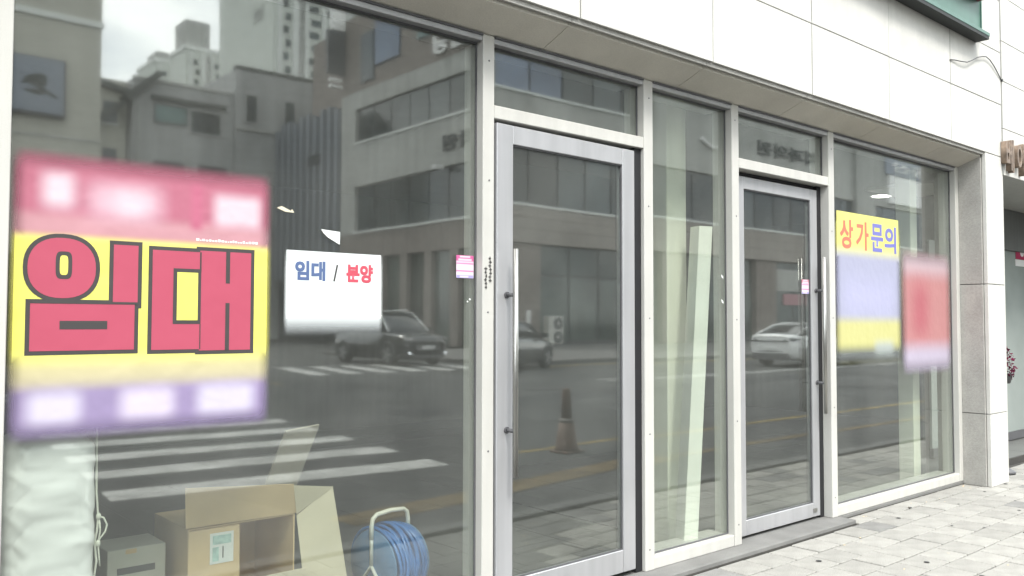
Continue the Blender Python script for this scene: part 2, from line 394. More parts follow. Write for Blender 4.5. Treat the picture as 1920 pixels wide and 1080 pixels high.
for k, (x, y, _) in enumerate(vis):
    if k >= 300: break
    o = bpy.data.objects.new('paving_stone', PG if random.random() < .07 else PM); COL.objects.link(o); o.parent = pav
    o.location = (x + random.uniform(-.0015, .0015), y + random.uniform(-.0015, .0015), random.uniform(-.003, .001))
    o.rotation_euler = (random.uniform(-.006, .006), random.uniform(-.006, .006), random.uniform(-.006, .006))
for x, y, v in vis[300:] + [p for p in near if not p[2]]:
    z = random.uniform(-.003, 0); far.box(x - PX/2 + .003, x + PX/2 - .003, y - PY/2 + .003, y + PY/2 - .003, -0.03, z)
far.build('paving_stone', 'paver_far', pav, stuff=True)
# markings on the road (each stripe a piece of the road)
def stripe(name, m, x0, y0, x1, y1, w, dz=0.004):
    a = Vector((x0, y0, 0)); b = Vector((x1, y1, 0)); d = (b - a).normalized(); n = Vector((-d.y, d.x, 0)) * w / 2
    z = Vector((0, 0, G + dz))
    return MB().prism([a - n + z - Vector((0,0,.003)), b - n + z - Vector((0,0,.003)), b + n + z - Vector((0,0,.003)), a + n + z - Vector((0,0,.003))], (0, 0, 0.003)).build(name, m, road)
for k in range(11):
    stripe('crossing_stripe', 'white_line', 2.15 + k * .12, -4.62 - k * 1.15, 5.32 + k * .11, -4.28 - k * 1.12, 0.46)
for k in range(6):
    x = 11.4 + k * 1.08
    stripe('crossing_stripe', 'white_line', x + .9, -22.2, x, -18.1, 0.5)
for y in (-4.05,):
    stripe('edge_line', 'yellow_line', 6.0, y - .1, 60, y + .1, 0.13)
stripe('edge_line', 'worn_yellow', 3.2, -2.55, 7.4, -2.95, 0.34)
stripe('edge_line', 'worn_yellow', 7.5, -2.96, 30, -2.7, 0.14)
for y in (-16.6, -16.9):
    stripe('edge_line', 'yellow_line', 19.5, y, 90, y, 0.14)
for y in (-11.0, -11.4):
    stripe('lane_line', 'white_line', 16.5, y - .3, 70, y, 0.12)
stripe('centre_line', 'yellow_line', -40, -10.6, 1.2, -10.6, 0.14)
stripe('edge_line', 'yellow_line', 9.0, -15.5, 9.6, -40, 0.12)
def disc(name, x, y, r):
    o = MB().lathe([(r, 0), (r, .006), (r * .9, .009)], (x, y, G), seg=20).build(name, 'iron', road); return o
disc('manhole_cover', 13.2, -10.4, 0.42); disc('manhole_cover', 27.8, -19.0 + 4, 0.45)
# patch of newer asphalt
stripe('road_patch', mat('asphalt_patch', (0.045, 0.046, 0.047), 0.9, var=0.2, scale=1), 7.5, -8.4, 22, -9.6, 1.1, 0.002)

far_pav = struct(MB().box(18.6, 120, -31.4, -17.6, -0.4, -0.01).build('far_pavement', 'paver_far'))
far_pav2 = struct(MB().box(-60, 8.4, -23.9, -17.6, -0.4, -0.01).build('far_pavement', 'kerb'))

# ================================================================== the shop building
B = thing('shop_building', 'pale granite building with silver framed glass shopfront and two doors', 'building', (4, 0.5, 0))
XL, XR = 0.46, 7.44
# fascia stones, pitch 1.007 m, courses 0.445 m
zs = [2.71 + 0.445 * k for k in range(0, 9)]
for k in range(len(zs) - 1):
    for i in range(-6, 6):
        x0 = -0.247 - 0 + 1.0075 * i; x1 = x0 + 1.0075
        if i == 7: continue
        x0 += 0.0; 
        if x0 > 7.7: continue
        if i == 5: pass
        bx('stone_panel', 'granite', B, x0 + .004, x1 - .004, -0.21 + random.uniform(-.0012, .0012), -0.175, zs[k] + .003, zs[k+1] - .003, 0.0015)
for k in range(len(zs) - 1):                               # last column up to the party joint
    for (a, b) in ((5.798, 6.805), (6.805, 7.81)):
        bx('stone_panel', 'granite', B, a + .004, b - .004, -0.21 + random.uniform(-.0012, .0012), -0.175, zs[k] + .003, zs[k+1] - .003, 0.0015)
bx('wall_backing', 'sign_dark', B, -6.3, 7.8, -0.172, 0.2, 2.76, 6.28)
bx('upper_wall', 'granite', B, -6.3, 7.8, -0.2, 9, 6.28, 13)
# soffit boards: slope up from the glazing to the fascia
for i in range(-6, 8):
    a = -0.290 + 1.0075 * i; b = min(a + 1.0075, XR + .012)
    if a > XR - .05: continue
    m = MB(); m.prism([(a + .002, 0.02, 2.604), (a + .002, -0.172, 2.676), (a + .002, -0.172, 2.70), (a + .002, 0.02, 2.63)], (b - a - .004, 0, 0))
    m.build('soffit_panel', 'soffit', B)
    bx('drip_strip', 'granite_grey', B, a + .002, b - .002, -0.196, -0.178, 2.690, 2.712)
# frames
MUL = [(XL, 0.535), (2.372, 2.437), (3.461, 3.534), (4.248, 4.318), (5.348, 5.420), (7.375, 7.435)]
for a, b in MUL:
    bx('mullion', 'alu', B, a, b, 0.0, 0.14, 0.026, 2.606, 0.003)
for a, b in ((0.535, 2.372), (3.534, 4.248), (5.420, 7.375)):
    bx('sill_frame', 'alu', B, a + .001, b - .001, 0.004, 0.19, 0.026, 0.09, 0.003)
bays = [(0.535, 2.372), (2.437, 3.461), (3.534, 4.248), (4.318, 5.348), (5.420, 7.375)]
for a, b in bays:
    bx('head_frame', 'silver', B, a + .001, b - .001, 0.004, 0.19, 2.575, 2.604, 0.002)
for a, b in (bays[1], bays[3]):
    bx('transom', 'alu', B, a + .001, b - .001, 0.001, 0.19, 2.235, 2.295, 0.003)
    # dark rebates either side of the door leaf
    bx('door_rebate', 'gasket', B, b - .052, b - .002, 0.022 if a < 3 else 0.06, 0.13, 0.03, 2.233)
    bx('door_rebate', 'gasket', B, a + .002, a + .010, 0.075, 0.18, 0.03, 2.233)
    bx('door_rebate', 'gasket', B, a + .012, b - .06, 0.08, 0.18, 2.218, 2.234)
def pane(a, b, z0, z1, lbl=None, tilt=(0, 0)):
    c = Vector(((a+b)/2, 0.056, (z0+z1)/2))
    m = MB().box(-(b-a)/2, (b-a)/2, -.006, .006, -(z1-z0)/2, (z1-z0)/2)
    o = m.build('window_pane', 'glass', B, lbl)
    o.location = c - Vector(B.location); o.rotation_euler = (math.radians(tilt[0]), 0, math.radians(tilt[1])); return o
pane(0.535, 2.372, 0.09, 2.575, 'largest pane, at the left end of the shopfront')
pane(2.437, 3.461, 2.295, 2.575, 'fanlight pane above the near door')
pane(3.534, 4.248, 0.09, 2.575, 'narrow tall pane between the two doors')
pane(4.318, 5.348, 2.295, 2.575, 'fanlight pane above the far door')
pane(5.420, 7.375, 0.09, 2.575, 'wide pane between the far door and the stone pier')
for a, b, z0, z1 in ((0.535, 2.372, .09, 2.575), (3.534, 4.248, .09, 2.575), (5.42, 7.375, .09, 2.575), (2.437, 3.461, 2.295, 2.575), (4.318, 5.348, 2.295, 2.575)):
    g = MB()
    g.box(a, a + .008, .044, .0495, z0, z1).box(b - .008, b, .044, .0495, z0, z1).box(a + .008, b - .008, .044, .0495, z0, z0 + .008).box(a + .008, b - .008, .044, .0495, z1 - .008, z1)
    g.build('glazing_bead', 'dkgrey', B)

def door(x0, x1, y, z0, z1, stile_l, stile_r, rail_b, rail_t, hinge, deg, hx, hz, knobs, lbl):
    """a leaf in local coordinates round its hinge edge"""
    r = bpy.data.objects.new('door', None); COL.objects.link(r); r.parent = B; r['label'] = lbl
    px = x1 if hinge == 'r' else x0
    r.location = Vector((px, y, 0)) - Vector(B.location); r.rotation_euler = (0, 0, math.radians(deg)); r['local'] = True
    T = 0.045
    P = lambda n, m, a, b, c, d, e, f, bev=.0025: bx(n, m, r, a - px, b - px, c, d, e, f, bev)
    P('stile', 'silver', x0, x0 + stile_l, 0, T, z0, z1); P('stile', 'silver', x1 - stile_r, x1, 0, T, z0, z1)
    P('top_rail', 'silver', x0 + stile_l + .001, x1 - stile_r - .001, .001, T, z1 - rail_t, z1)
    P('bottom_rail', 'silver', x0 + stile_l + .001, x1 - stile_r - .001, .001, T, z0, z0 + rail_b)
    P('door_glass', 'glass', x0 + stile_l, x1 - stile_r, .016, .028, z0 + rail_b, z1 - rail_t, 0)
    g = MB(); a, b, c, d = x0 + stile_l - px, x1 - stile_r - px, z0 + rail_b, z1 - rail_t
    g.box(a, a + .006, .008, .0155, c, d).box(b - .006, b, .008, .0155, c, d).box(a + .006, b - .006, .008, .0155, c, c + .006).box(a + .006, b - .006, .008, .0155, d - .006, d)
    g.build('glazing_bead', 'dkgrey', r)
    h = MB().tube([(hx - px, -.062, hz[0]), (hx - px, -.062, hz[1])], .0115, 14)
    hd = h.build('handle', 'steel', r)
    for kz in knobs:
        MB().tube([(hx - px, 0, kz), (hx - px, -.055, kz)], .009, 12).lathe([(.015, 0), (.015, .006)], (hx - px, -.006, kz), (0, 1, 0), 14).build('handle_stud', 'dkgrey', hd)
    return r
d1 = door(2.446, 3.398, 0.012, 0.052, 2.216, .098, .094, .112, .086, 'r', 1.2, 2.505, (.63, 1.645), (.835, 1.44), 'near door, slightly ajar, with a long steel bar handle on its left')
d2 = door(4.362, 5.288, 0.055, 0.045, 2.205, .085, .080, .09, .075, 'l', 0.0, 5.262, (.72, 1.75), (.92, 1.53), 'far door, closed, with its bar handle on the right')
bx('door_lock', 'steel', d2, 5.20 - 4.362, 5.24 - 4.362, -.006, .001, .075, .10)
# threshold stone
bx('threshold', 'concrete', B, 0.2, 2.9, -0.122, 0.2, -0.02, 0.026, 0.004)
bx('threshold', 'concrete', B, 2.904, 5.425, -0.12, 0.2, -0.02, 0.0255, 0.004)
bx('base_course', 'concrete', B, 5.428, 7.43, 0.0, 0.2, -0.02, 0.0245, 0.003)
# pier of stone slabs at the right
for k, (z0, z1) in enumerate(((0.0, 0.578), (0.584, 1.630), (1.636, 2.706))):
    bx('pier_slab', 'granite', B, 7.452, 7.805, -0.21, -0.18, z0, z1, 0.002)
    bx('pier_slab', 'granite_grey', B, 7.437, 7.467, -0.176, 0.2, z0, min(z1, 2.672), 0.002)
bx('pier_core', 'sign_dark', B, 7.469, 7.80, -0.178, 0.2, 0, 2.70)
bx('pier_slab', 'granite', B, 7.806, 7.83, -0.205, 0.2, 0.0, 2.56, 0.002)
# left end of the front, just outside the picture
bx('pier_slab', 'granite', B, -0.4, 0.455, -0.02, 0.2, 0.0, 2.60, 0.002)
bx('outer_wall', 'granite', B, -6.3, -0.41, -0.02, 0.2, 0.0, 2.60)
# scribble on the near mullion
sc = MB()
rs = random.Random(3)
for (cx, z0, n) in ((2.388, 1.47, 6), (2.413, 1.50, 7)):   # two columns of small hand-written marks
    for k in range(n):
        z = z0 + k * .0165; w = rs.uniform(.010, .018); a = -w / 2 + rs.uniform(-.002, .004); d = k * .00005
        sc.box(cx + a, cx + a + w, -.0016 - d, -.0004 - d, z, z + .0045)
        sc.box(cx + a + w * .35, cx + a + w * .35 + .0045, -.0026 - d, -.0017 - d, z - .005, z + .010)
sc.build('pen_scribble', 'ink_dark', B)
# interior
FZ = 0.02
bx('interior_floor', 'mortar', B, -3, 14, 0.2, 7.6, -0.3, 0.012)
tm = MB(); tm.box(-.2985, .2985, -.2985, .2985, -.006, 0); 
tme = bpy.data.meshes.new('floor_tile'); tm.bm.to_mesh(tme); tm.bm.free(); tme.materials.append(MT['int_floor'])
for i in range(20):
    for j in range(8):
        o = link('floor_tile', tme, B); o.location = Vector((0.3 + i * .6, .51 + j * .6, FZ)) - Vector(B.location)
bx('interior_wall', 'int_wall', B, -3, 14, 5.6, 5.8, 0.012, 2.9)
bx('interior_wall', 'int_wall', B, -1.2, -1.0, 0.21, 5.6, 0.012, 2.9)
bx('interior_wall', 'int_wall', B, 11.4, 11.6, 0.21, 5.6, 0.012, 2.9)
bx('interior_wall', 'int_wall_d', B, 4.9, 6.6, 2.9, 3.1, 0.012, 2.76)
bx('interior_ceiling', 'int_ceil', B, -3, 14, 0.21, 7.6, 2.76, 2.9)
bx('bulkhead', 'int_wall_d', B, -1, 11.4, 0.21, 0.3, 2.62, 2.76)
bx('interior_column', 'cream', B, 4.005, 4.19, 0.29, 0.60, FZ, 2.758, .004)
bx('floor_strip', 'int_floor_d', B, 4.06, 4.30, .62, 2.9, FZ + .002, FZ + .008)
bx('skirting', 'dkgrey', B, -1, 11.4, 5.58, 5.6, FZ, 0.12)
bx('interior_pipe', 'cream', B, 7.10, 7.22, 0.25, 0.37, FZ, 2.62)

# downlight and small lit fitting inside
dl = thing('ceiling_downlight', 'round lit downlight in the ceiling behind the far pane', 'ceiling light', (9.5, 1.65, 2.755))
MB().lathe([(.118, 0), (.122, -.004), (.122, .0)], (9.5, 1.65, 2.757)).build('trim_ring', 'alu', dl)
MB().lathe([(.10, 0), (.10, -.004)], (9.5, 1.65, 2.753)).build('diffuser', 'downlight', dl)

# screws, sealant and grime at the frames
sx = MB(); rs = random.Random(21)
for a, b in MUL[1:5]:
    for z in (.14, .75, 1.35, 1.95, 2.5):
        sx.lathe([(.0045, 0), (.0045, .0012), (.003, .0016)], ((a + b) / 2 + rs.uniform(-.004, .004), -.0003, z + rs.uniform(-.02, .02)), (0, -1, 0), 8)
sx.build('screw_head', 'dkgrey', B)
sl_ = MB()
for a, b in bays: sl_.box(a + .002, b - .002, -.004, .0035, 2.598, 2.606)
sl_.build('sealant_bead', 'dkgrey', B)
dj = MB()
dj.box(0.2, 5.42, -.126, -.1205, -.02, .003).box(5.43, 7.43, -.007, -.001, -.02, .0045)
dj.build('dirt_joint', 'mortar', B)
gm = MB()
for k in range(26):
    x = rs.uniform(3.9, 9.5); y = rs.uniform(-1.2, -.12); q = rs.uniform(.006, .016)
    gm.lathe([(q, 0), (q * .8, .0015)], (x, y, .0022), seg=9)
gm.build('gum_spot', 'iron', pav, stuff=True)
lv = MB()
for k in range(60):
    x = rs.uniform(3.4, 9.8); y = rs.choice([rs.uniform(-.13, -.02), rs.uniform(-1.2, -.1)]) if x > 5.5 else rs.uniform(-1.2, -.14)
    c = Vector((x, y, .004)); d = Vector((rs.gauss(0, 1), rs.gauss(0, 1), .15)).normalized(); e = Vector((-d.y, d.x, .1)); q = rs.uniform(.004, .011)
    lv.poly([c - d * q, c + e * q * .5, c + d * q, c - e * q * .5])
lv.build('litter_scrap', 'card', pav, stuff=True, recalc=False)

# ================================================================== sign over the far end
SG = thing('signboard', 'long green shop signboard projecting from the top of the granite wall', 'sign', (6, -0.26, 3.59))
bx('sign_face', 'sign_green', SG, 3.0, 7.33, -0.235, -0.212, 3.63, 3.905)
bx('bottom_flange', 'sign_green', SG, 3.0, 7.30, -0.318, -0.2125, 3.600, 3.630, .003)
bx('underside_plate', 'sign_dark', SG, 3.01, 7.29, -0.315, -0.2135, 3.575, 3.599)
bx('top_flange', 'sign_red', SG, 3.0, 7.30, -0.318, -0.2125, 3.907, 3.935, .003)
bx('sign_end', 'sign_green', SG, 7.331, 7.345, -0.245, -0.2125, 3.60, 3.93)
for x in (4.1, 5.2, 6.3): bx('sign_rib', 'sign_green', SG, x, x + .03, -0.25, -0.236, 3.63, 3.905)
cab = MB().tube([(6.79, -.214, 3.335), (6.86, -.222, 3.345), (6.96, -.23, 3.352), (7.06, -.235, 3.365), (7.16, -.232, 3.40), (7.28, -.23, 3.45), (7.38, -.23, 3.478), (7.46, -.228, 3.492), (7.55, -.225, 3.482), (7.64, -.222, 3.45), (7.72, -.22, 3.41), (7.80, -.215, 3.372)], .004, 6)
cab.lathe([(.012, 0), (.012, .02)], (7.815, -.225, 3.366), (0, 1, 0), 10)
tag(cab.build('loose_cable', 'cable'), 'thin black cable looping across the granite below the green sign', 'cable')

# ================================================================== neighbouring shop beyond the pier
NB = thing('neighbour_shop', 'next shop beyond the pier with pale panels and a recessed glass door', 'building', (9.5, 0.5, 0))
for k, (z0, z1) in enumerate(((2.565, 2.958), (2.963, 3.364), (3.369, 3.708), (3.713, 4.10), (4.105, 4.5), (4.505, 4.9), (4.905, 5.3), (5.305, 5.7))):
    for a, b in ((7.835, 9.3), (9.305, 10.8), (10.805, 12.3)):
        bx('wall_panel', 'granite', NB, a, b, -0.212, -0.18, z0, z1, .0015)
bx('wall_core', 'granite', NB, 7.835, 14, -0.178, 0.5, 2.60, 13)
bx('side_wall', 'int_wall', NB, 12.3, 14, -0.21, 6, 0.0, 2.56)
bx('recess_soffit', 'alu', NB, 7.835, 12.3, -0.177, 1.0, 2.57, 2.598)
bx('canopy_box', 'int_wall', NB, 8.6, 12.3, 0.62, 0.9, 2.12, 2.568)
bx('canopy_return', 'dkgrey', NB, 9.76, 9.93, 0.58, 0.618, 2.13, 2.30)
bx('door_leaf', 'frost', NB, 8.4, 12.3, 0.66, 0.68, 0.12, 2.118)
bx('door_rail', 'dkgrey', NB, 8.4, 12.3, 0.65, 0.69, 0.03, 0.118)
text('channel_letter', '베', 'letter_brown', NB, (7.775, -0.235, 2.59), 0.17, 0.275, '-y', 0.02, 0.022)
text('channel_letter', '이', 'letter_brown', NB, (8.02, -0.235, 2.59), 0.17, 0.275, '-y', 0.02, 0.022)
st = thing('push_sticker', 'crimson sticker with white figure on the neighbouring glass door', 'sticker', (10.8, 0.65, 2.0))
bx('sticker_face', 'red_sticker', st, 10.62, 10.98, 0.654, 0.658, 2.04, 2.22)
MB().lathe([(.06, 0), (.06, .002)], (10.80, 0.651, 2.13), (0, 1, 0), 16).build('white_mark', 'white_sign', st)
bx('white_foot', 'white_sign', st, 10.60, 10.9, 0.654, 0.657, 1.96, 2.035)
# burgundy plant on a slim stand, half hidden by the pier
plt = thing('potted_plant', 'burgundy leafy plant on a slim blue stand half hidden behind the stone pier', 'plant', (8.20, -.05, 0))
MB().tube([(8.215, -.05, .05), (8.215, -.05, .80)], .018, 10).build('stand_post', 'blue_paint', plt)
MB().lathe([(.07, 0), (.075, .02), (.02, .05)], (8.215, -.05, 0.001)).build('stand_foot', 'dkgrey', plt)
MB().lathe([(.05, 0), (.07, .08), (.075, .085)], (8.20, -.05, .79)).build('plant_pot', 'dkgrey', plt)
lf = MB(); rs = random.Random(11)
for k in range(420):
    u = rs.uniform(0, 1); rad = .085 * math.sin(math.pi * min(1, .18 + u * .85)) + .02; a = rs.uniform(0, 6.283)
    rad *= rs.uniform(.5, 1.05)
    c = Vector((8.175 + rad * math.cos(a), -.05 + rad * math.sin(a), .83 + u * .32)); d = Vector((rs.gauss(0, 1), rs.gauss(0, 1), rs.gauss(0, .8))).normalized(); e = d.orthogonal()
    lf.poly([c - d * .014, c + e * .006, c + d * .014, c - e * .006])
lf.build('foliage', 'burgundy', plt, recalc=False)

# ================================================================== papers on the glass
YG = 0.0485
# big pink / yellow / violet poster
PK, PKL, YE, VI, VIL, WH = (.40, .125, .18), (.56, .36, .42), (.72, .69, .14), (.27, .215, .36), (.53, .49, .60), (.60, .47, .52)
bp = thing('lease_poster', 'large pink, yellow and violet lease poster with giant red lettering', 'poster', (0.97, 0.045, 0.95))
m_bp = print_mat('big_poster_print', YE, [
    (.97, 1.75, .60, .148, .018, PK), (.97, 1.625, .60, .035, .025, (.47, .24, .27)),
    (.68, 1.735, .045, .055, .035, WH), (.885, 1.715, .115, .055, .05, PKL), (.90, 1.71, .05, .04, .04, WH), (1.27, 1.715, .085, .055, .03, WH), (1.12, 1.72, .02, .08, .02, (.44, .12, .19)),
    (.97, 1.15, .60, .04, .05, (.50, .45, .27)), (.97, 1.02, .60, .10, .035, VI),
    (.68, 1.045, .075, .05, .035, VIL), (.965, 1.045, .085, .05, .035, (.55, .49, .60)), (1.235, 1.045, .10, .05, .035, VIL)],
    fade=[(.972, 1.40, .413, .205, .001, .03), (.972, 1.40, .405, .425, .028, .045)], wr=.3)
bx('poster_sheet', m_bp, bp, 0.5355, 1.425, YG - .0012, YG, 0.93, 1.88)
fp = MB(); rs = random.Random(2); x = 1.12
while x < 1.345:
    w = rs.uniform(.004, .011); fp.box(x, x + w, YG - .0018, YG - .0014, 1.602, 1.602 + rs.uniform(.004, .009)); x += w + .003
fp.build('fine_print', 'paper', bp)
def letter(rects_dark, rects_red, ell=None, holes=None, extra=None):
    d, r, y, dd = MB(), MB(), MB(), MB()
    return d, r, y, dd
E_ = .013
def rect(mb, x0, x1, z0, z1, lev):
    y = YG - .0014 - lev * .0006
    mb.box(x0, x1, y - .0004, y, z0, z1)
def ellipse(mb, cx, cz, rx, rz, lev, n=40, pw=2.0):
    y = YG - .0014 - lev * .0006
    pts = []
    for k in range(n):
        a = 2 * math.pi * k / n; c, s_ = math.cos(a), math.sin(a)
        pts.append((cx + rx * math.copysign(abs(c) ** (2/pw), c), y, cz + rz * math.copysign(abs(s_) ** (2/pw), s_)))
    mb.prism(pts, (0, -.0004, 0))
def sheet_letter(dark0, red1, dark2, yel3, ells):
    root = bpy.data.objects.new('lettering', None); COL.objects.link(root); root.parent = bp; root.location = -Vector(bp.location); root['local'] = True
    for lev, lst, m in ((0, dark0, 'ink_dark'), (1, red1, 'ink_red'), (2, dark2, 'ink_dark'), (3, yel3, 'ink_yellow')):
        mb = MB(); used = False
        for qi, q in enumerate(lst): rect(mb, *q, lev + qi * .12); used = True
        for e in ells:
            if e[0] == lev: ellipse(mb, *e[1:5], lev + .5, pw=e[5] if len(e) > 5 else 2.0); used = True
        if used: mb.build('letter_fill' if lev in (1, 3) else 'letter_outline', m, root)
        else: mb.bm.free()
    return root
MT['ink_yellow'] = print_mat('ink_yellow', YE, [])
ex = lambda q: (q[0] - E_, q[1] + E_, q[2] - E_, q[3] + E_)
# first syllable
mi = (.848, .926, 1.375, 1.572); mm = (.606, .917, 1.225, 1.375)
sheet_letter([ex(mi), ex(mm)], [mi, mm], [(.69, .832, 1.293, 1.320), (.606, .926, 1.3745, 1.3825)], [],
             [(0, .695, 1.488, .112, .109, 2.3), (1, .695, 1.488, .099, .096, 2.3), (2, .699, 1.497, .024, .044, 4), (3, .699, 1.497, .012, .031, 4)])
# second syllable
tt = (.973, 1.135, 1.222, 1.562); ai = (1.135, 1.322, 1.217, 1.568)
sheet_letter([ex(tt), ex(ai)], [tt, ai],
             [(1.043, 1.139, 1.310, 1.502), (1.228, 1.243, 1.455, 1.568), (1.228, 1.243, 1.217, 1.385), (1.136, 1.1395, 1.222, 1.31), (1.134, 1.1395, 1.49, 1.562)],
             [(1.056, 1.128, 1.323, 1.489)], [])
# white notice
nb = thing('lease_notice', 'white paper notice with blue and red words beside the big poster', 'notice', (1.67, 0.045, 1.28))
m_nb = print_mat('white_notice_print', (.70, .735, .73), [(1.67, 1.285, .30, .02, .05, (.52, .55, .555))], fade=[(1.6695, 1.46, .2075, .13, .001, .001), (1.6695, 1.435, .2075, .125, .012, .05)], wr=.2)
bx('paper_sheet', m_nb, nb, 1.45, 1.89, YG - .001, YG, 1.255, 1.590)
ty = YG - .0016
text('lettering', '임대', 'ink_blue', nb, (1.497, ty, 1.476), .128, .076, '-y', .022, strokes=.0035)
text('lettering', '/', 'ink_dark', nb, (1.659, ty, 1.476), .022, .066, '-y', .02)
text('lettering', '분양', 'ink_rose', nb, (1.717, ty, 1.474), .122, .074, '-y', .022, strokes=.0035)
# pink sticker, second sticker
def sticker(label, x0, x1, z0, z1, y, tone):
    s_ = thing('flyer_sticker', label, 'sticker', ((x0 + x1) / 2, y, z0), 'pink flyer stickers on the glass')
    h = z1 - z0; w = x1 - x0; cx = (x0 + x1) / 2
    P = (.56, .17, .36); Wt = (.68, .58, .66)
    m = print_mat('flyer_print', Wt, [(cx, z1 - h * .1, w, h * .16, .006, tone), (cx, z1 - h * .06, w * .3, .0035, .002, Wt), (cx, z1 - h * .19, w * .38, .004, .003, Wt),
        (cx, z1 - h * .36, w * .5, .003, .003, P), (cx, z0 + h * .31, w * .5, .003, .002, P), (cx, z0 + h * .06, w * .48, h * .07, .003, (.35, .32, .62)), (cx - w * .05, z0 + h * .06, w * .25, h * .035, .003, Wt)])
    bx('sticker_sheet', m, s_, x0, x1, y - .0008, y, z0, z1)
    return s_
sticker('pink and violet flyer sticker on the big pane beside the near mullion', 2.262, 2.358, 1.512, 1.612, YG, (.55, .11, .28))
sticker('faded pink flyer sticker on the far door beside its handle', 5.115, 5.205, 1.508, 1.602, 0.0705, (.52, .19, .25))
# torn tape scraps
sc = MB().prism([(1.605, YG, 1.678), (1.688, YG, 1.672), (1.687, YG, 1.622), (1.634, YG, 1.648), (1.615, YG, 1.664)], (0, -.001, 0))
tag(sc.build('torn_paper', 'paper'), 'torn white scrap of paper stuck to the glass above the white notice', 'paper scrap')
for (x, z, r, lb) in ((2.338, 1.418, .005, 'upper of two white paint specks near the mullion'), (2.325, 1.408, .004, 'lower of two white paint specks near the mullion')):
    tag(MB().lathe([(r, 0), (r * .7, .001)], (x, YG, z), (0, -1, 0), 10).build('paint_speck', 'paper'), lb, 'paint speck')
tag(MB().prism([(1.42, YG, 1.745), (1.44, YG, 1.753), (1.478, YG, 1.738), (1.482, YG, 1.745), (1.492, YG, 1.732), (1.455, YG, 1.733)], (0, -.001, 0)).build('tape_scrap', 'card_l'), 'crumpled strip of clear tape right of the big poster', 'tape')
for (x, z) in ((4.215, 1.585), (4.208, 1.44)):
    pass
for (x, z, lb) in ((4.20, 1.60, 'upper white paper fleck on the narrow pane'), (4.20, 1.455, 'lower white paper fleck on the narrow pane')):
    tag(MB().prism([(x, YG, z), (x + .018, YG, z - .012), (x + .022, YG, z - .028), (x + .004, YG, z - .018)], (0, -.001, 0)).build('paper_fleck', 'paper'), lb, 'paper scrap')
# yellow enquiry banner and the red flyer next to it
yb = thing('enquiry_banner', 'yellow and lavender banner with red and blue handwriting beside the far door', 'banner', (5.98, 0.045, 1.18))
m_yb = print_mat('yellow_banner_print', (.68, .65, .18), [
    (5.99, 1.55, .60, .27, .06, (.33, .335, .45)), (5.99, 1.50, .36, .12, .12, (.37, .37, .52)), (5.99, 1.24, .60, .10, .05, (.50, .48, .20)), (6.05, 1.08, .6, .06, .05, (.20, .215, .21)), (6.2, 1.12, .14, .05, .06, (.42, .46, .44))], fade=[(5.99, 1.97, .457, .20, .001, .02), (5.99, 1.55, .45, .45, .05, .09)], wr=.25)
bx('banner_sheet', m_yb, yb, 5.4295, 6.505, YG - .001, YG, 1.00, 2.092)
for b_, m, x in (('상', 'ink_coral', 5.575), ('가', 'ink_coral', 5.80), ('문', 'ink_violet', 6.02), ('의', 'ink_violet', 6.225)):
    text('lettering', b_, m, yb, (x, ty, 1.835), .185, .205 if b_ != '의' else .2, '-y', .015, strokes=.006)
rf = thing('red_flyer', 'tall faded red and lilac flyer right of the yellow banner', 'poster', (6.95, 0.045, 0.95))
m_rf = print_mat('red_flyer_print', (.42, .19, .19), [(6.95, 1.80, .6, .10, .09, (.44, .33, .36)), (6.80, 1.42, .14, .2, .14, (.38, .11, .13)), (6.95, 1.0, .6, .14, .08, (.42, .37, .46))], fade=[(6.92, 1.40, .39, .42, .07, .08)], wr=.25)
bx('flyer_sheet', m_rf, rf, 6.45, 7.364, YG - .0026, YG - .0016, 0.88, 1.93)

# ================================================================== things inside, behind the big pane
# vinyl-wrapped bundle
def bundle():
    bm = bmesh.new(); n, k = 96, 110; rows = []
    from mathutils import noise
    def ridge(v): return 1 - abs(noise.noise(v)) * 2.2
    for i in range(k):
        z = 0.02 + i / (k - 1) * 0.95; row = []
        for j in range(n):
            a = 2 * math.pi * j / n
            c, s_ = math.cos(a), math.sin(a)
            ux, uy = math.copysign(abs(c) ** .32, c), math.copysign(abs(s_) ** .32, s_)
            x = .693 + .136 * ux; y = .22 + .12 * uy
            f = noise.noise(Vector((x * 5 + z * 2, y * 5, z * 3))) * .016
            f += max(0, ridge(Vector((x * 6 - z * 5.5, y * 5, z * 4 + x * 3))) - .45) * .014
            f += max(0, ridge(Vector((x * 11 + z * 8, y * 9 + 3, z * 5 - x * 4))) - .5) * .010
            f -= max(0, ridge(Vector((x * 16 - z * 3, y * 12 + 7, z * 10))) - .62) * .012
            top = max(0, (z - .90) / .07); sh = 1 - .6 * top * top
            row.append(bm.verts.new((.693 + (x - .693 + c * f * .5) * sh, .22 + (y - .22 + s_ * f) * sh, z)))
        rows.append(row)
    for i in range(k - 1):
        for j in range(n):
            f = bm.faces.new((rows[i][j], rows[i][(j+1) % n], rows[i+1][(j+1) % n], rows[i+1][j])); f.smooth = True
    bm.faces.new(rows[0][::-1]); bm.faces.new(rows[-1])
    b = MB(); b.bm.free(); b.bm = bm
    return b.build('wrapped_bundle', 'vinyl')
tag(bundle(), 'tall bundle wrapped in creased milky vinyl behind the big poster', 'wrapped bundle')
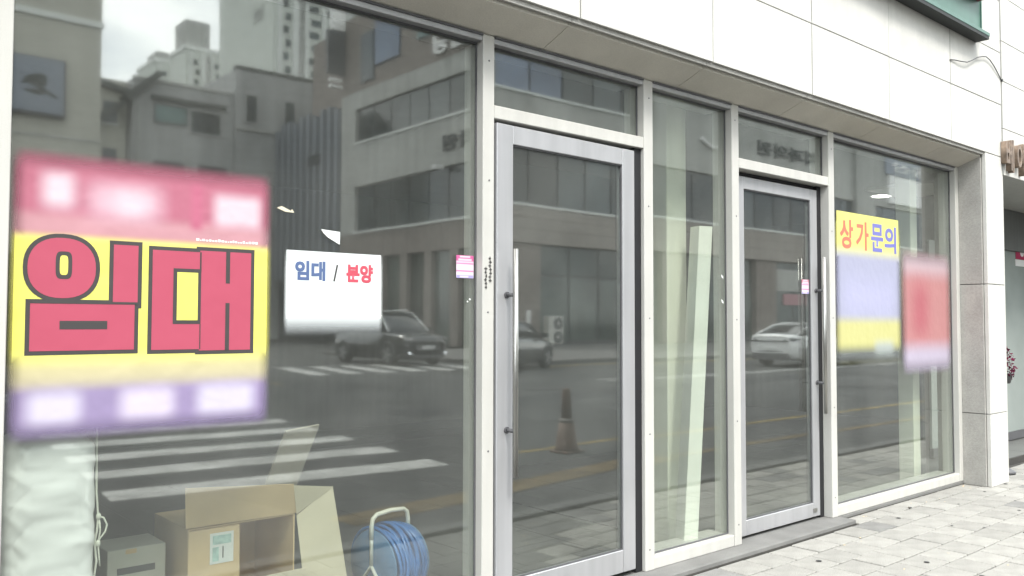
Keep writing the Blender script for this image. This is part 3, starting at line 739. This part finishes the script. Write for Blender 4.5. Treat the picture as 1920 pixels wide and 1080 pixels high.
# hanging cord with a loop
cord = MB()
cord.tube([(.833, .15, 1.79), (.836, .15, .9), (.838, .15, .75), (.845, .15, .665), (.842, .15, .62), (.835, .15, .58), (.842, .15, .52), (.83, .15, .42), (.82, .16, .2)], .0035, 6)
cord.tube([(.845, .15, .665), (.862, .15, .660), (.873, .15, .635), (.868, .15, .612), (.85, .15, .59), (.846, .15, .57)], .0032, 6)
cord.tube([(.848, .15, .66), (.852, .15, .62), (.846, .15, .575), (.850, .15, .53), (.853, .15, .50)], .0028, 6)
cord.lathe([(.004, 0), (.008, .006), (.008, .016), (.004, .022)], (.846, .15, .655), seg=8)
cord.lathe([(.004, 0), (.008, .006), (.008, .016), (.004, .022)], (.846, .15, .565), seg=8)
tag(cord.build('blind_cord', 'string'), 'white blind cord with a knotted loop beside the vinyl bundle', 'cord')
# open cardboard box lying on its side
cb = thing('cardboard_box', 'open brown cardboard box on its side with flaps towards the glass', 'box', (1.52, .6, FZ))
T = .005
bx('box_wall', 'card', cb, 1.245, 1.695, .42, .80, FZ, FZ + T)
bx('box_wall', 'card', cb, 1.245, 1.695, .42, .80, .505, .51)
bx('box_wall', 'card', cb, 1.245, 1.25, .42, .80, FZ + .006, .504)
bx('box_wall', 'card', cb, 1.69, 1.695, .42, .80, FZ + .006, .504)
bx('box_wall', 'card', cb, 1.251, 1.689, .795, .80, FZ + .006, .504)
MB().prism([(1.235, .415, .515), (1.70, .415, .512), (1.665, .37, .642), (1.215, .37, .68)], (0, .005, .001)).build('box_flap', 'card', cb, 'raised upper flap')
MB().prism([(1.70, .413, .50), (1.84, .36, .615), (1.95, .36, .02), (1.76, .413, .03)], (.002, .005, 0)).build('box_flap', 'card_l', cb, 'right flap folded outwards')
MB().prism([(1.70, .413, .505), (1.665, .372, .636), (1.842, .356, .612)], (.001, .005, 0)).build('box_flap', 'card_l', cb)
MB().prism([(1.236, .40, FZ + .005), (1.45, .40, FZ + .005), (1.445, .40, .505), (1.242, .40, .505)], (0, .005, 0)).build('box_flap', 'card', cb, 'left flap with a shipping label')
bx('shipping_label', 'paper', cb, 1.325, 1.420, .398, .3995, .365, .485)
bx('label_print', 'label_teal', cb, 1.335, 1.41, .3965, .3975, .44, .475)
bx('label_print', 'label_teal', cb, 1.335, 1.36, .3965, .3975, .375, .43)
bx('label_print', 'ink_dark', cb, 1.375, 1.379, .3965, .3975, .385, .43)
MB().prism([(1.46, .40, FZ + .004), (1.70, .40, FZ + .004), (1.705, .33, .30), (1.47, .36, .29)], (0, .005, 0)).build('box_flap', 'card_l', cb, 'lower flap folded up')
# small white carton
sbx = thing('small_carton', 'small white carton with a torn top left of the cardboard box', 'box', (1.08, .6, FZ))
bx('carton_body', 'carton_grey', sbx, .975, 1.19, .5, .7, FZ, .455, .003)
bx('printed_band', 'dkgrey', sbx, 1.01, 1.15, .4985, .4995, .36, .385)
bx('torn_patch', 'card', sbx, 1.04, 1.08, .4985, .4995, .435, .452)
# leaning pale board far behind
lb = MB().obox((1.79, .86, .42), (1, 0, .1), (0, 1, .4), (.22, -.35, 1), .085, .006, .44)
tag(lb.build('leaning_board', 'board_dull'), 'pale board leaning inside behind the cardboard box', 'board')
# blue hose on a reel with a white handle
hr = thing('hose_reel', 'blue hose wound on a reel with a white tube handle', 'hose reel', (2.24, .5, FZ))
A = Vector((-.985, -.17, 0)).normalized(); Bv = A.cross(Vector((0, 0, 1))).normalized(); C0 = Vector((2.235, .52, .195))
pts = []; rs = random.Random(5); turns = 19
for layer in range(2):
    for k in range(turns * 30):
        a = 2 * math.pi * k / 30; w = (k / (turns * 30) * 2 - 1) * .085 * (1 if layer == 0 else -1)
        R_ = .135 + .022 * layer + .012 * math.sin(a * .37 + layer) + .006 * math.sin(a * 2.2)
        pts.append(C0 + A * (w + .008 * math.sin(a * .6)) + (Bv * math.cos(a) + Vector((0, 0, 1)) * math.sin(a)) * R_)
hs = MB().tube(pts, .0085, 6)
for q in range(4):                                       # slack loops hanging round the coil
    w = -.07 + q * .04
    loop = [C0 + A * (w + .03 * math.sin(2 * math.pi * k / 36 + q)) + (Bv * math.cos(2*math.pi*k/36) + Vector((0,0,1)) * math.sin(2*math.pi*k/36)) * (.172 + .008 * math.sin(3 * 2*math.pi*k/36 + q)) for k in range(36)]
    hs.tube(loop, .0085, 6, closed=True)
hs.build('hose', 'hose', hr)
MB().lathe([(.06, -.09), (.06, .09)], C0, A, 20).build('drum', 'hose_drum', hr)
for s_ in (-1, 1):
    MB().lathe([(.155, 0), (.16, .004), (.155, .008), (.05, .012)], C0 + A * .098 * s_, A * s_, 30).build('drum_plate', 'hose_drum', hr)
for s_ in (-1, 1):
    MB().tube([C0 + A * .115 * s_ + Vector((0, 0, 0)), C0 + A * .115 * s_ + Vector((0, 0, .19))], .009, 8).build('side_post', 'white_tube', hr)
    MB().tube([C0 + A * .115 * s_ + Bv * .14 + Vector((0, 0, -.17)), C0 + A * .115 * s_ + Vector((0, 0, 0)), C0 + A * .115 * s_ - Bv * .14 + Vector((0, 0, -.17))], .009, 8).build('leg', 'white_tube', hr)
U = [(-.115, .12), (-.115, .18), (-.108, .212), (-.085, .228), (0, .235), (.085, .228), (.108, .212), (.115, .18), (.115, .12)]
MB().tube([C0 + A * a + Vector((0, 0, b)) for a, b in U], .0105, 10).build('handle', 'white_tube', hr)
# leaning white channel and dark base strip behind the narrow pane
lp = MB()
a, b = Vector((4.062, .135, 1.885)), Vector((3.90, .115, FZ)); ax = Vector((1, 0, 0)); ay = Vector((.35, 1, 0)).normalized()
lp.prism([b + Vector((.02, .0, 0)), b + Vector((.105, -.03, 0)), b + Vector((.13, .05, 0)), b + Vector((.04, .08, 0))], a - b + Vector((.03, 0, 0)))
tag(lp.build('white_batten', 'strip_white'), 'long white boxed strip leaning inside against the cream column', 'panel')
# ================================================================== the street opposite (seen in the glass)
# left beige building with its sign
b1 = thing('corner_building', 'plain beige rendered building across the road with one square sign', 'building', (0, -28, 0))
bx('wall', 'beige', b1, -14, 7.2, -36, -24, 0, 22)
bx('cornice', 'tower_trim', b1, -14, 7.25, -24.06, -23.94, 10.0, 10.18)
bx('cornice', 'conc_wall', b1, -14, 7.22, -24.03, -23.97, 6.55, 6.62)
bx('ground_floor', 'shop_glass_d', b1, -13, 6.6, -23.99, -23.9, 0.1, 3.2)
for k in range(6): bx('pier', 'brick', b1, -13 + k * 3.6, -12.5 + k * 3.6, -23.89, -23.8, 0, 3.3)
sg = thing('square_sign', 'square blue-grey lightbox with a black brush mark on the beige building', 'sign', (5.6, -23.9, 7.1))
bx('sign_panel', 'sign_panel', sg, 4.86, 6.15, -23.97, -23.75, 7.16, 8.72, .02)
bx('sign_frame', 'dkgrey', sg, 4.80, 6.21, -23.98, -23.80, 8.72, 8.76); bx('sign_frame', 'dkgrey', sg, 4.80, 6.21, -23.98, -23.80, 7.11, 7.158)
bx('sign_frame', 'dkgrey', sg, 6.152, 6.21, -23.98, -23.80, 7.16, 8.718)
br = MB()
Yb = -23.745
def blob(cx, cz, rx, rz, rot, n=18, y=Yb):
    pts = []
    for k in range(n):
        a = 2*math.pi*k/n; rr = 1 + .12 * math.sin(3*a + cx*9); x = rx*math.cos(a)*rr; z = rz*math.sin(a)*rr
        pts.append((cx + x*math.cos(rot) - z*math.sin(rot), y, cz + x*math.sin(rot) + z*math.cos(rot)))
    br.prism(pts, (0, .003, 0))
blob(5.45, 8.08, .30, .20, .1); blob(5.40, 7.74, .26, .075, -.05, y=Yb + .004); blob(5.66, 7.80, .36, .06, -.5, y=Yb + .008); blob(5.22, 8.02, .16, .07, .3, y=Yb + .012)
br.build('brush_mark', 'brush', sg)

# lower beige block and grey house closing the side street
b2 = thing('cream_house', 'narrow cream house between the beige building and the grey house', 'building', (15.2, -62, 0))
bx('wall', 'beige', b2, 13.4, 17.9, -70, -58, 0, 17.6)
MB().prism([(13.0, -57.6, 17.6), (18.3, -57.6, 16.6), (18.3, -57.6, 17.0), (13.0, -57.6, 18.1)], (0, -13, 0)).build('roof', 'roof_dark', b2)
for z in (14.6, 11.4):
    bx('window', 'win_dark', b2, 16.4, 17.3, -57.99, -57.9, z, z + 1.5)
    bx('window_sill', 'tower_trim', b2, 16.3, 17.4, -57.99, -57.8, z - .15, z - .02)
bx('pilaster', 'conc_wall', b2, 15.1, 15.8, -57.98, -57.7, 0, 16.4)
h = thing('grey_house', 'grey rendered house with dark tiled eaves and a teal window', 'house', (24, -62, 0))
bx('wall', 'house_grey', h, 18.0, 25.0, -70, -57, 0, 17.7)
bx('wall', 'house_grey', h, 25.02, 36, -70, -56.6, 0, 19.7)
bx('parapet', 'roof_dark', h, 25.0, 36.1, -57.2, -56.5, 19.7, 19.95)
bx('parapet', 'conc_wall', h, 18.0, 25.0, -57.2, -56.9, 17.7, 17.9)
MB().prism([(17.4, -56.6, 16.4), (19.6, -56.6, 18.5), (19.9, -56.6, 18.2), (17.7, -56.6, 16.0)], (0, -9, 0)).build('roof', 'roof_dark', h)
MB().prism([(15.8, -56.8, 14.9), (17.4, -56.8, 16.1), (17.6, -56.8, 15.8), (16.0, -56.8, 14.5)], (0, -9, 0)).build('roof', 'roof_dark', h)
def window(par, x0, x1, y, z0, z1, gm, fm='dkgrey'):
    f = bx('window', fm, par, x0 - .12, x1 + .12, y - .01, y + .10, z0 - .12, z1 + .12)
    bx('pane', gm, f, x0, x1, y + .101, y + .12, z0, z1); return f
window(h, 19.5, 21.5, -57, 15.0, 16.1, 'win_teal'); bx('lintel', 'roof_dark', h, 19.2, 24.4, -56.99, -56.6, 16.5, 16.75)
window(h, 21.9, 24.0, -57, 14.6, 16.1, 'win_dark', 'house_grey')
for x in (25.8, 28.8, 31.6): window(h, x, x + .75, -56.6, 15.9, 17.8, 'win_dark', 'house_grey')
for x in (19.5, 22.6): window(h, x, x + 1.8, -57, 10.5, 12.2, 'win_dark')
bx('string_course', 'conc_wall', h, 25.02, 36, -56.59, -56.45, 15.2, 15.4)
bx('drain_pipe', 'conc_wall', h, 18.3, 18.45, -56.99, -56.8, 0, 16)

# corner office block
C = thing('office_block', 'long grey office block with ribbon windows and brown shopfront at the junction', 'building', (45, -40, 0))
X0, Y0 = 28.0, -31.5
def side_band(name, m, y0, y1, z0, z1, proud=0.0): return bx(name, m, C, X0 - proud, X0 + .6, y0, y1, z0, z1)
YS0, YS1 = -46.6, -31.5
bx('core', 'brick', C, 28.7, 110, -52, -32.2, 0.0, 21)
side_band('wall_band', 'brick', YS0, YS1 + .02, 5.3, 6.85); side_band('wall_band', 'conc_wall', YS0, YS1 + .02, 9.9, 12.6)
side_band('wall_band', 'conc_wall', YS0, YS1 + .02, 14.9, 16.0); side_band('wall_band', 'brick', YS0, YS1 + .02, 16.002, 21.0)
bx('sill_band', 'tower_trim', C, 27.93, 28.3, YS0 + 1.7, YS1 + .05, 6.852, 6.98); bx('sill_band', 'tower_trim', C, 27.93, 28.3, YS0 + 1.7, YS1 + .05, 12.602, 12.72)
bx('wall_end', 'conc_wall', C, 28.0, 28.6, YS0, -44.85, 6.852, 9.898); bx('wall_end', 'conc_wall', C, 28.0, 28.6, YS0, -44.85, 12.602, 14.898)
bx('wall_end', 'conc_wall', C, 28.001, 28.6, -33.0, YS1 + .01, 6.99, 9.898); bx('wall_end', 'conc_wall', C, 28.001, 28.6, -33.0, YS1 + .01, 12.73, 14.898)
for z0, z1 in ((6.99, 9.89), (12.73, 14.89)):
    for k in range(6):
        y0 = -44.84 + k * 1.97; 
        w = bx('window', 'dkgrey', C, 28.28, 28.6, y0 + .01, y0 + 1.96, z0, z1)
        bx('pane', 'win_dark', w, 28.22, 28.278, y0 + .06, y0 + 1.91, z0 + .06, z1 - .06)
for (y0, y1, z0, z1, g) in ((-44.2, -42.6, 16.4, 19.6, 'win_dark'), (-42.5, -39.6, 17.2, 20.5, 'win_blue'), (-37.8, -34.5, 17.6, 20.4, 'win_teal'), (-34.2, -32.0, 17.6, 20.2, 'win_dark')):
    w = bx('window', 'dkgrey', C, 27.95, 28.02, y0, y1, z0, z1); bx('pane', g, w, 27.9, 27.948, y0 + .08, y1 - .08, z0 + .08, z1 - .08)
for k in range(6):
    y0 = -46.4 + k * 2.5
    bx('shop_window', 'shop_glass_d', C, 28.3, 28.6, y0, y0 + 1.75, 0.05, 5.25); bx('pier', 'brick', C, 28.0, 28.65, y0 + 1.76, y0 + 2.49, 0, 5.29)
# white letters and dark letters on the side
text('white_letter', '빌딩', 'white_sign', C, (27.9, -33.0, 16.35), 3.1, 1.15, '-x', .03, .06)
text('dark_letter', '학원', 'brush', C, (27.95, -32.3, 10.75), 3.0, .9, '-x', .02, .04)
bx('spot_lamp', 'white_sign', C, 27.3, 27.9, -35.4, -35.1, 9.7, 9.95)
# front to the main road
fb = lambda n, m, a, b, z0, z1, p=0.0: bx(n, m, C, a, b, Y0 - .6, Y0 + p, z0, z1)
fb('fascia_band', 'tan_panel', 28.02, 110, 5.75, 7.8, .15); fb('sill_band', 'tower_trim', 28.02, 110, 7.802, 7.93, .22)
fb('wall_band', 'conc_wall', 28.02, 110, 11.2, 13.75); fb('sill_band', 'tower_trim', 28.02, 41, 13.752, 13.88, .1)
fb('wall_band', 'conc_wall', 41.5, 110, 13.76, 16.5); fb('wall_band', 'brick', 28.02, 110, 16.51, 21)
for k in range(27):
    x = 28.7 + k * 2.4
    w = fb('window', 'dkgrey', x + .02, x + 2.38, 7.94, 11.19, -.25); bx('pane', 'win_dark', w, x + .09, x + 2.31, Y0 - .249, Y0 - .2, 8.0, 11.12)
for k in range(5):
    x = 28.7 + k * 2.5
    w = fb('window', 'dkgrey', x + .02, x + 2.48, 13.89, 16.5, -.25); bx('pane', 'win_blue' if k < 2 else 'win_dark', w, x + .09, x + 2.41, Y0 - .249, Y0 - .2, 13.95, 16.44)
fb('band_groove', 'brick', 28.02, 110, 6.5, 6.56, .157); fb('band_groove', 'brick', 28.02, 110, 7.15, 7.2, .157)
fb('pier', 'brick', 28.02, 34.3, 0, 5.74, .0)
for k in range(12): fb('brick_course', 'tan_panel', 28.02, 34.3, .4 + k * .44, .43 + k * .44, .015)
for k in range(22):
    x = 34.4 + k * 2.6
    if k % 4 == 3: fb('pier', 'brick', x + .02, x + 2.58, 0, 5.74, .0); continue
    w = fb('shop_window', 'dkgrey', x + .02, x + 2.58, 0, 5.74, -.35); bx('pane', 'shop_glass_d', w, x + .1, x + 2.5, Y0 - .349, Y0 - .3, .2, 3.9); bx('pane', 'shop_glass_d', w, x + .1, x + 2.5, Y0 - .349, Y0 - .3, 4.0, 5.66)
text('dark_letter', '치과의원', 'brush', C, (61.0, Y0 + .06, 13.3), 8.2, 1.05, '+y', .02, .05)
MB().tube([(46.2 + k * .3, Y0 + .1, 13.5 - .5 * math.sin(math.pi * k / 9)) for k in range(10)], .14, 6).build('curved_sign', 'white_sign', C)
fb('sign_band', 'sign_panel', 72.0, 86, 14.1, 15.6, .12); text('white_letter', '부동산', 'white_sign', C, (83.4, Y0 + .16, 14.4), 10.4, .85, '+y', .02, .03)
fb('white_panel', 'white_sign', 72.4, 85, 11.6, 14.0, .2)
fb('pilaster', 'conc_wall', 66.6, 69.6, 5.8, 16.5, .3)
bx('menu_board', 'pink_panel', C, 56.5, 60.5, Y0 - .29, Y0 - .2, 2.6, 3.4)
bx('poster_board', 'conc_wall', C, 54.5, 60.0, Y0 - .29, Y0 - .2, 3.6, 5.2)
bx('white_plate', 'white_sign', C, 33.15, 33.45, Y0 + .02, Y0 + .06, .95, 1.95, label='small white notice plate on the brick pier')
# projecting vertical sign at the corner of the side street
vs = thing('blade_sign', 'tall white and black blade sign on the end of the office block', 'sign', (27.5, -46.2, 16))
bx('white_face', 'white_sign', vs, 27.0, 27.95, -46.5, -46.15, 20.3, 22.2); bx('dark_face', 'dkgrey', vs, 26.7, 27.95, -46.5, -46.15, 17.4, 20.25)
bx('white_bar', 'white_sign', vs, 26.9, 27.8, -46.5, -46.2, 16.95, 17.15); bx('white_bar', 'white_sign', vs, 26.9, 27.8, -46.5, -46.2, 16.5, 16.7)
# finned annex behind
fn = thing('finned_annex', 'dark annex screened by a row of pale vertical fins', 'building', (32, -51, 0))
bx('wall', 'fin_back', fn, 28.4, 40, -56.4, -47.0, 0, 15.6)
for k in range(10):
    y = -56.1 + k * .97
    bx('fin', 'fin', fn, 27.85, 28.38, y, y + .34, 4.3, 15.7 - (.35 if k % 3 == 0 else 0))
bx('tie_plate', 'fin_back', fn, 27.80, 27.849, -50.9, -49.2, 12.0, 12.7)

# apartment towers far behind
def box_mesh(name, hx, hy, hz, m):
    b = MB().box(-hx, hx, -hy, hy, -hz, hz); me = bpy.data.meshes.new(name); b.bm.to_mesh(me); b.bm.free(); me.materials.append(MT[m]); return me
TW = {k: box_mesh('window', k[0], .12, k[1], 'win_dark') for k in ((.55, .75), (1.1, .7))}
def tower(label, x, y, end, front, zt, lift, numbered=False, fins=True):
    """corner (x, y); blank end wall on the -x side, window stacks on the +y side"""
    t_ = thing('apartment_tower', label, 'apartment tower', (x, y, 0), 'apartment towers beyond the side street')
    bx('wall', 'pale_tower', t_, x, x + front, y - end, y, 0, zt)
    bx('roof_parapet', 'tower_trim', t_, x - .3, x + front + .3, y - end - .3, y + .3, zt, zt + 1.3)
    if lift: bx('lift_house', 'conc_wall', t_, x + lift[0], x + lift[1], y - end * .6, y - 1.5, zt + 1.3, zt + lift[2])
    if fins:
        k = 0; px_ = 1.0
        while px_ < front - 1:
            w = (0.9, 1.3, 0.8)[k % 3]
            bx('pilaster', 'tower_trim', t_, x + px_, x + px_ + w, y + .01, y + .55, 3, zt - .5)
            gap = (2.6, 1.6, 3.4)[k % 3]
            if k % 3 == 1: bx('recess', 'conc_wall', t_, x + px_ + w + .05, x + px_ + w + gap - .05, y + .01, y + .06, 3, zt - 1)
            else:
                key = (.55, .75) if k % 3 == 0 else (1.1, .7)
                for f in range(9, int(zt / 2.9)):
                    o = link('window', TW[key], t_); o.location = Vector((x + px_ + w + gap / 2 + (.3 if f % 2 else -.2), y + .1, f * 2.9 + 1.2)) - Vector(t_.location)
            px_ += w + gap; k += 1
    return t_
tA = tower('nearest apartment tower with a blank grey end wall and stacked windows', 80.2, -169.2, 29.3, 32, 87, None)
text('tower_number', '101', 'conc_wall', tA, (80.1, -174.2, 67.6), 4.6, 3.6, '-x', .02, .05)
tB = tower('middle apartment tower with a square lift house on its roof', 88.2, -243.7, 13.2, 22, 80, None)
tC = tower('farthest and lowest apartment tower left of the others', 92.4, -282.4, 17.8, 18, 86, (1, 8, 4))
bx('lift_house', 'conc_wall', tB, 89.2, 96.5, -255.0, -246.5, 81.4, 89.5)

# ================================================================== traffic cone
tc_ = thing('traffic_cone', 'worn orange rubber traffic cone standing at the kerb with a pale band', 'traffic cone', (6.98, -3.80, G))
MB().box(6.84, 7.12, -3.94, -3.66, G + .001, G + .03, .008).build('cone_base', 'cone', tc_)
MB().lathe([(.138, .03), (.125, .06), (.085, .34)], (6.98, -3.80, G), seg=24).build('cone_body', 'cone', tc_)
MB().lathe([(.086, .342), (.066, .385)], (6.98, -3.80, G), seg=24).build('reflective_band', 'cone_band', tc_)
MB().lathe([(.062, .387), (.042, .70), (.034, .72), (.01, .72)], (6.98, -3.80, G), seg=24).build('cone_tip', 'cone', tc_)

# ================================================================== outdoor unit of an air conditioner
ac = thing('air_conditioner', 'white outdoor air conditioner unit with two round fans by the brick pier', 'air conditioner', (34.2, -30.3, -.01))
bx('casing', 'ac', ac, 33.6, 34.75, -30.55, -30.12, .08, 1.62, .02)
bx('foot', 'dkgrey', ac, 33.7, 34.65, -30.5, -30.15, -.009, .078)
for z in (.47, 1.22):
    g = MB().lathe([(.33, 0), (.33, .03)], (34.32, -30.118, z), (0, 1, 0), 24).build('fan_grille', 'dkgrey', ac)
    MB().lathe([(.09, .031), (.09, .05)], (34.32, -30.118, z), (0, 1, 0), 16).build('fan_hub', 'ac', g)
    for q in range(6):
        a = q * math.pi / 3; MB().tube([(34.32 + .1 * math.cos(a), -30.075, z + .1 * math.sin(a)), (34.32 + .32 * math.cos(a), -30.075, z + .32 * math.sin(a))], .012, 5).build('grille_bar', 'ac', g)

# ================================================================== cars
def loft(stations, m, name, parent):
    """stations: list of rings (lists of points) -> closed smooth shell"""
    b = MB(); rings = [[b.bm.verts.new(p) for p in r] for r in stations]; n = len(rings[0])
    for i in range(len(rings) - 1):
        for k in range(n):
            f = b.bm.faces.new((rings[i][k], rings[i][(k+1) % n], rings[i+1][(k+1) % n], rings[i+1][k])); f.smooth = True
    b.bm.faces.new(rings[0][::-1]); b.bm.faces.new(rings[-1])
    return b.build(name, m, parent)
def lerp(tab, x):
    for (a, va), (b, vb) in zip(tab, tab[1:]):
        if x <= b: return va + (vb - va) * (x - a) / (b - a) if b > a else vb
    return tab[-1][1]
def car(name, label, loc, rot, paint, kind):
    """nose towards +x in local axes"""
    t_ = thing(name, label, 'car', loc, local=True); t_.rotation_euler = (0, 0, rot)
    if kind == 'suv':
        Lh, Wd, wr, wx = 2.42, .97, .37, (1.45, -1.45)
        belt = [(-2.42, .98), (-2.3, 1.08), (.9, 1.10), (1.2, 1.09), (2.0, 1.02), (2.3, .95), (2.42, .80)]
        roof = [(-2.30, 1.12), (-2.12, 1.62), (-1.7, 1.76), (.1, 1.79), (.55, 1.70), (1.25, 1.12)]
    else:
        Lh, Wd, wr, wx = 2.36, .92, .335, (1.40, -1.40)
        belt = [(-2.36, .98), (-2.28, 1.06), (-1.6, 1.03), (.8, .96), (1.1, .94), (1.9, .83), (2.25, .72), (2.36, .60)]
        roof = [(-2.0, 1.05), (-1.1, 1.36), (-.5, 1.43), (.0, 1.44), (.4, 1.38), (1.2, .95)]
    half = [(-Lh, Wd * .80), (-Lh + .25, Wd * .95), (-1.2, Wd), (1.2, Wd), (Lh - .35, Wd * .93), (Lh - .1, Wd * .82), (Lh, Wd * .68)]
    bot = [(-Lh, .42), (-Lh + .2, .28), (-1.8, .22), (1.8, .2), (Lh - .2, .24), (Lh, .38)]
    xs = sorted(set([-Lh + 2 * Lh * i / 26 for i in range(27)] + [-Lh + .04, Lh - .04, Lh - .12]))
    st = []
    for x in xs:
        w, zb, zt = lerp(half, x), lerp(bot, x), lerp(belt, x); zm = zb + (zt - zb) * .55
        side = [(w * .86, zb), (w * .99, zb + .10), (w, zm), (w * .985, zt - .10), (w * .93, zt - .02), (w * .80, zt + .015), (w * .4, zt + .035)]
        # wheel openings
        ring = [(x, -a, b) for a, b in side] + [(x, a, b) for a, b in side[::-1]]
        st.append(ring)
    loft(st, paint, 'body', t_)
    gx = [r[0] for r in roof]; n = 18; st = []; st2 = []
    for i in range(n + 1):
        x = gx[0] + (gx[-1] - gx[0]) * i / n; zt = lerp(roof, x); zb = lerp(belt, x) - .01; w = lerp(half, x)
        f = (zt - zb) / .7; wt = w * (.90 - .20 * min(1, f))
        side = [(w * .90, zb), (wt + .02, zt - .05 * min(1, f)), (wt * .86, zt), (wt * .4, zt + .015)]
        st.append([(x, -a, b) for a, b in side] + [(x, a, b) for a, b in side[::-1]])
    loft(st, 'car_glass', 'window', t_)
    rf_ = [r for r in roof if r[1] > (1.6 if kind == 'suv' else 1.30)]
    b = MB(); 
    for (xa, za), (xb, zb_) in zip(rf_, rf_[1:]):
        wa = Wd * .66
        b.prism([(xa, -wa, za + .012), (xb, -wa, zb_ + .012), (xb, wa, zb_ + .012), (xa, wa, za + .012)], (0, 0, .018))
    b.build('roof_panel', paint, t_)
    for s_ in (-1, 1):
        p = MB(); q = [(r[0], s_ * Wd * (.90 - .2 * min(1, (r[1] - .95) / .7)) * .99, r[1] + .006) for r in roof]
        p.tube(q, .03, 6)
        for xm in (-.35,): p.tube([(xm, s_ * Wd * .905, lerp(belt, xm)), (xm - .05, s_ * Wd * .73, lerp(roof, xm))], .035, 6)
        p.build('window_frame', paint if kind != 'suv' else 'chrome', t_)
        MB().obox((.95, s_ * (Wd + .09), lerp(belt, .9) + .10), (1, 0, 0), (0, 1, 0), (0, 0, 1), .07, .10, .065).build('wing_mirror', paint, t_)
        b = MB().obox((Lh - .16, s_ * Wd * .66, lerp(belt, Lh - .16) - .06), (1, -s_ * .55, -.15), (s_ * .55, 1, 0), (0, 0, 1), .10, .20, .045); b.build('headlight', 'rim', t_)
        MB().obox((Lh - .08, s_ * Wd * .62, .44), (1, 0, 0), (0, 1, 0), (0, 0, 1), .05, .14, .035).build('fog_light', 'lamp' if kind == 'suv' else 'dkgrey', t_)
        MB().box(-1.0, -.82, s_ * Wd - .012, s_ * Wd + .012, .78, .80).build('door_handle', 'chrome', t_)
        for wxx in wx:
            wh = MB().lathe([(wr, -.11), (wr, .11)], (wxx, s_ * (Wd - .10), wr), (0, 1, 0), 28).build('wheel', 'tyre', t_)
            MB().lathe([(wr * .68, 0), (wr * .66, .012)], (wxx, s_ * (Wd + .011), wr), (0, s_, 0), 24).build('rim', 'dkgrey', wh)
            for q in range(5):
                a = q * 2 * math.pi / 5
                MB().obox((wxx + wr * .36 * math.cos(a), s_ * (Wd + .03), wr + wr * .36 * math.sin(a)), (math.cos(a), 0, math.sin(a)), (0, 1, 0), (-math.sin(a), 0, math.cos(a)), wr * .32, .008, .028).build('spoke', 'rim', wh)
            arch = MB(); arch.tube([(wxx + (wr + .05) * math.cos(math.pi * k / 10), s_ * Wd * .995, wr + (wr + .05) * math.sin(math.pi * k / 10)) for k in range(11)], .035, 6); arch.build('wheel_arch', 'dkgrey', t_)
    MB().box(Lh - .06, Lh + .012, -Wd * .5, Wd * .5, .52, .70).build('grille', 'dkgrey', t_)
    MB().box(Lh - .1, Lh - .0, -Wd * .62, Wd * .62, .27, .38).build('lower_intake', 'dkgrey', t_)
    MB().box(Lh + .013, Lh + .025, -.26, .26, .56, .67).build('number_plate', 'plate', t_)
    # tail
    zt_ = lerp(belt, -Lh + .05)
    MB().box(-Lh - .035, -Lh + .12, -Wd * .74, Wd * .74, .24, .46).build('rear_diffuser', 'dkgrey', t_)
    MB().box(-Lh - .02, -Lh + .10, -Wd * .78, Wd * .78, zt_ - .20, zt_ - .165).build('tail_light_bar', 'car_glass', t_)
    MB().box(-Lh - .012, -Lh + .10, -Wd * .5, Wd * .5, .505, .53).build('bumper_crease', 'dkgrey', t_)
    MB().box(-Lh - .024, -Lh + .05, -.26, .26, .56, .64).build('number_plate', 'plate', t_)
    for s_ in (-1, 1):
        MB().prism([(-Lh - .015, s_ * Wd * .55, zt_ - .13), (-Lh + .02, s_ * Wd * .83, zt_ - .07), (-Lh + .46, s_ * Wd * .985, zt_ - .10), (-Lh + .10, s_ * Wd * .88, zt_ - .19), (-Lh - .015, s_ * Wd * .55, zt_ - .19)], (0, s_ * .02, 0)).build('tail_light', 'car_glass', t_)
        MB().box(-Lh - .03, -Lh + .06, s_ * Wd * .62 - .1, s_ * Wd * .62 + .1, .36, .42).build('rear_reflector', 'rim', t_)
    if kind == 'suv':
        MB().box(Lh - .1, Lh + .004, -Wd * .70, Wd * .70, .80, .835).build('chrome_strip', 'chrome', t_)
        for s_ in (-1, 1): MB().tube([(-1.9, s_ * .66, 1.80), (-1.8, s_ * .66, 1.84), (.1, s_ * .66, 1.86), (.25, s_ * .66, 1.80)], .02, 6).build('roof_rail', 'chrome', t_)
    return t_
car('parked_suv', 'black sports utility vehicle facing the crossing with pale lamps and number plate', (16.5, -22.75, G), math.radians(90), 'car_black', 'suv')
car('parked_sedan', 'white saloon car driving off along the main road seen from its tail', (27.35, -12.75, G), math.radians(2), 'car_white', 'sedan')
car('parked_sedan', 'dark grey saloon car stopped on the far side with its nose showing', (17.75, -16.6, G), math.radians(-22), 'car_grey', 'sedan')
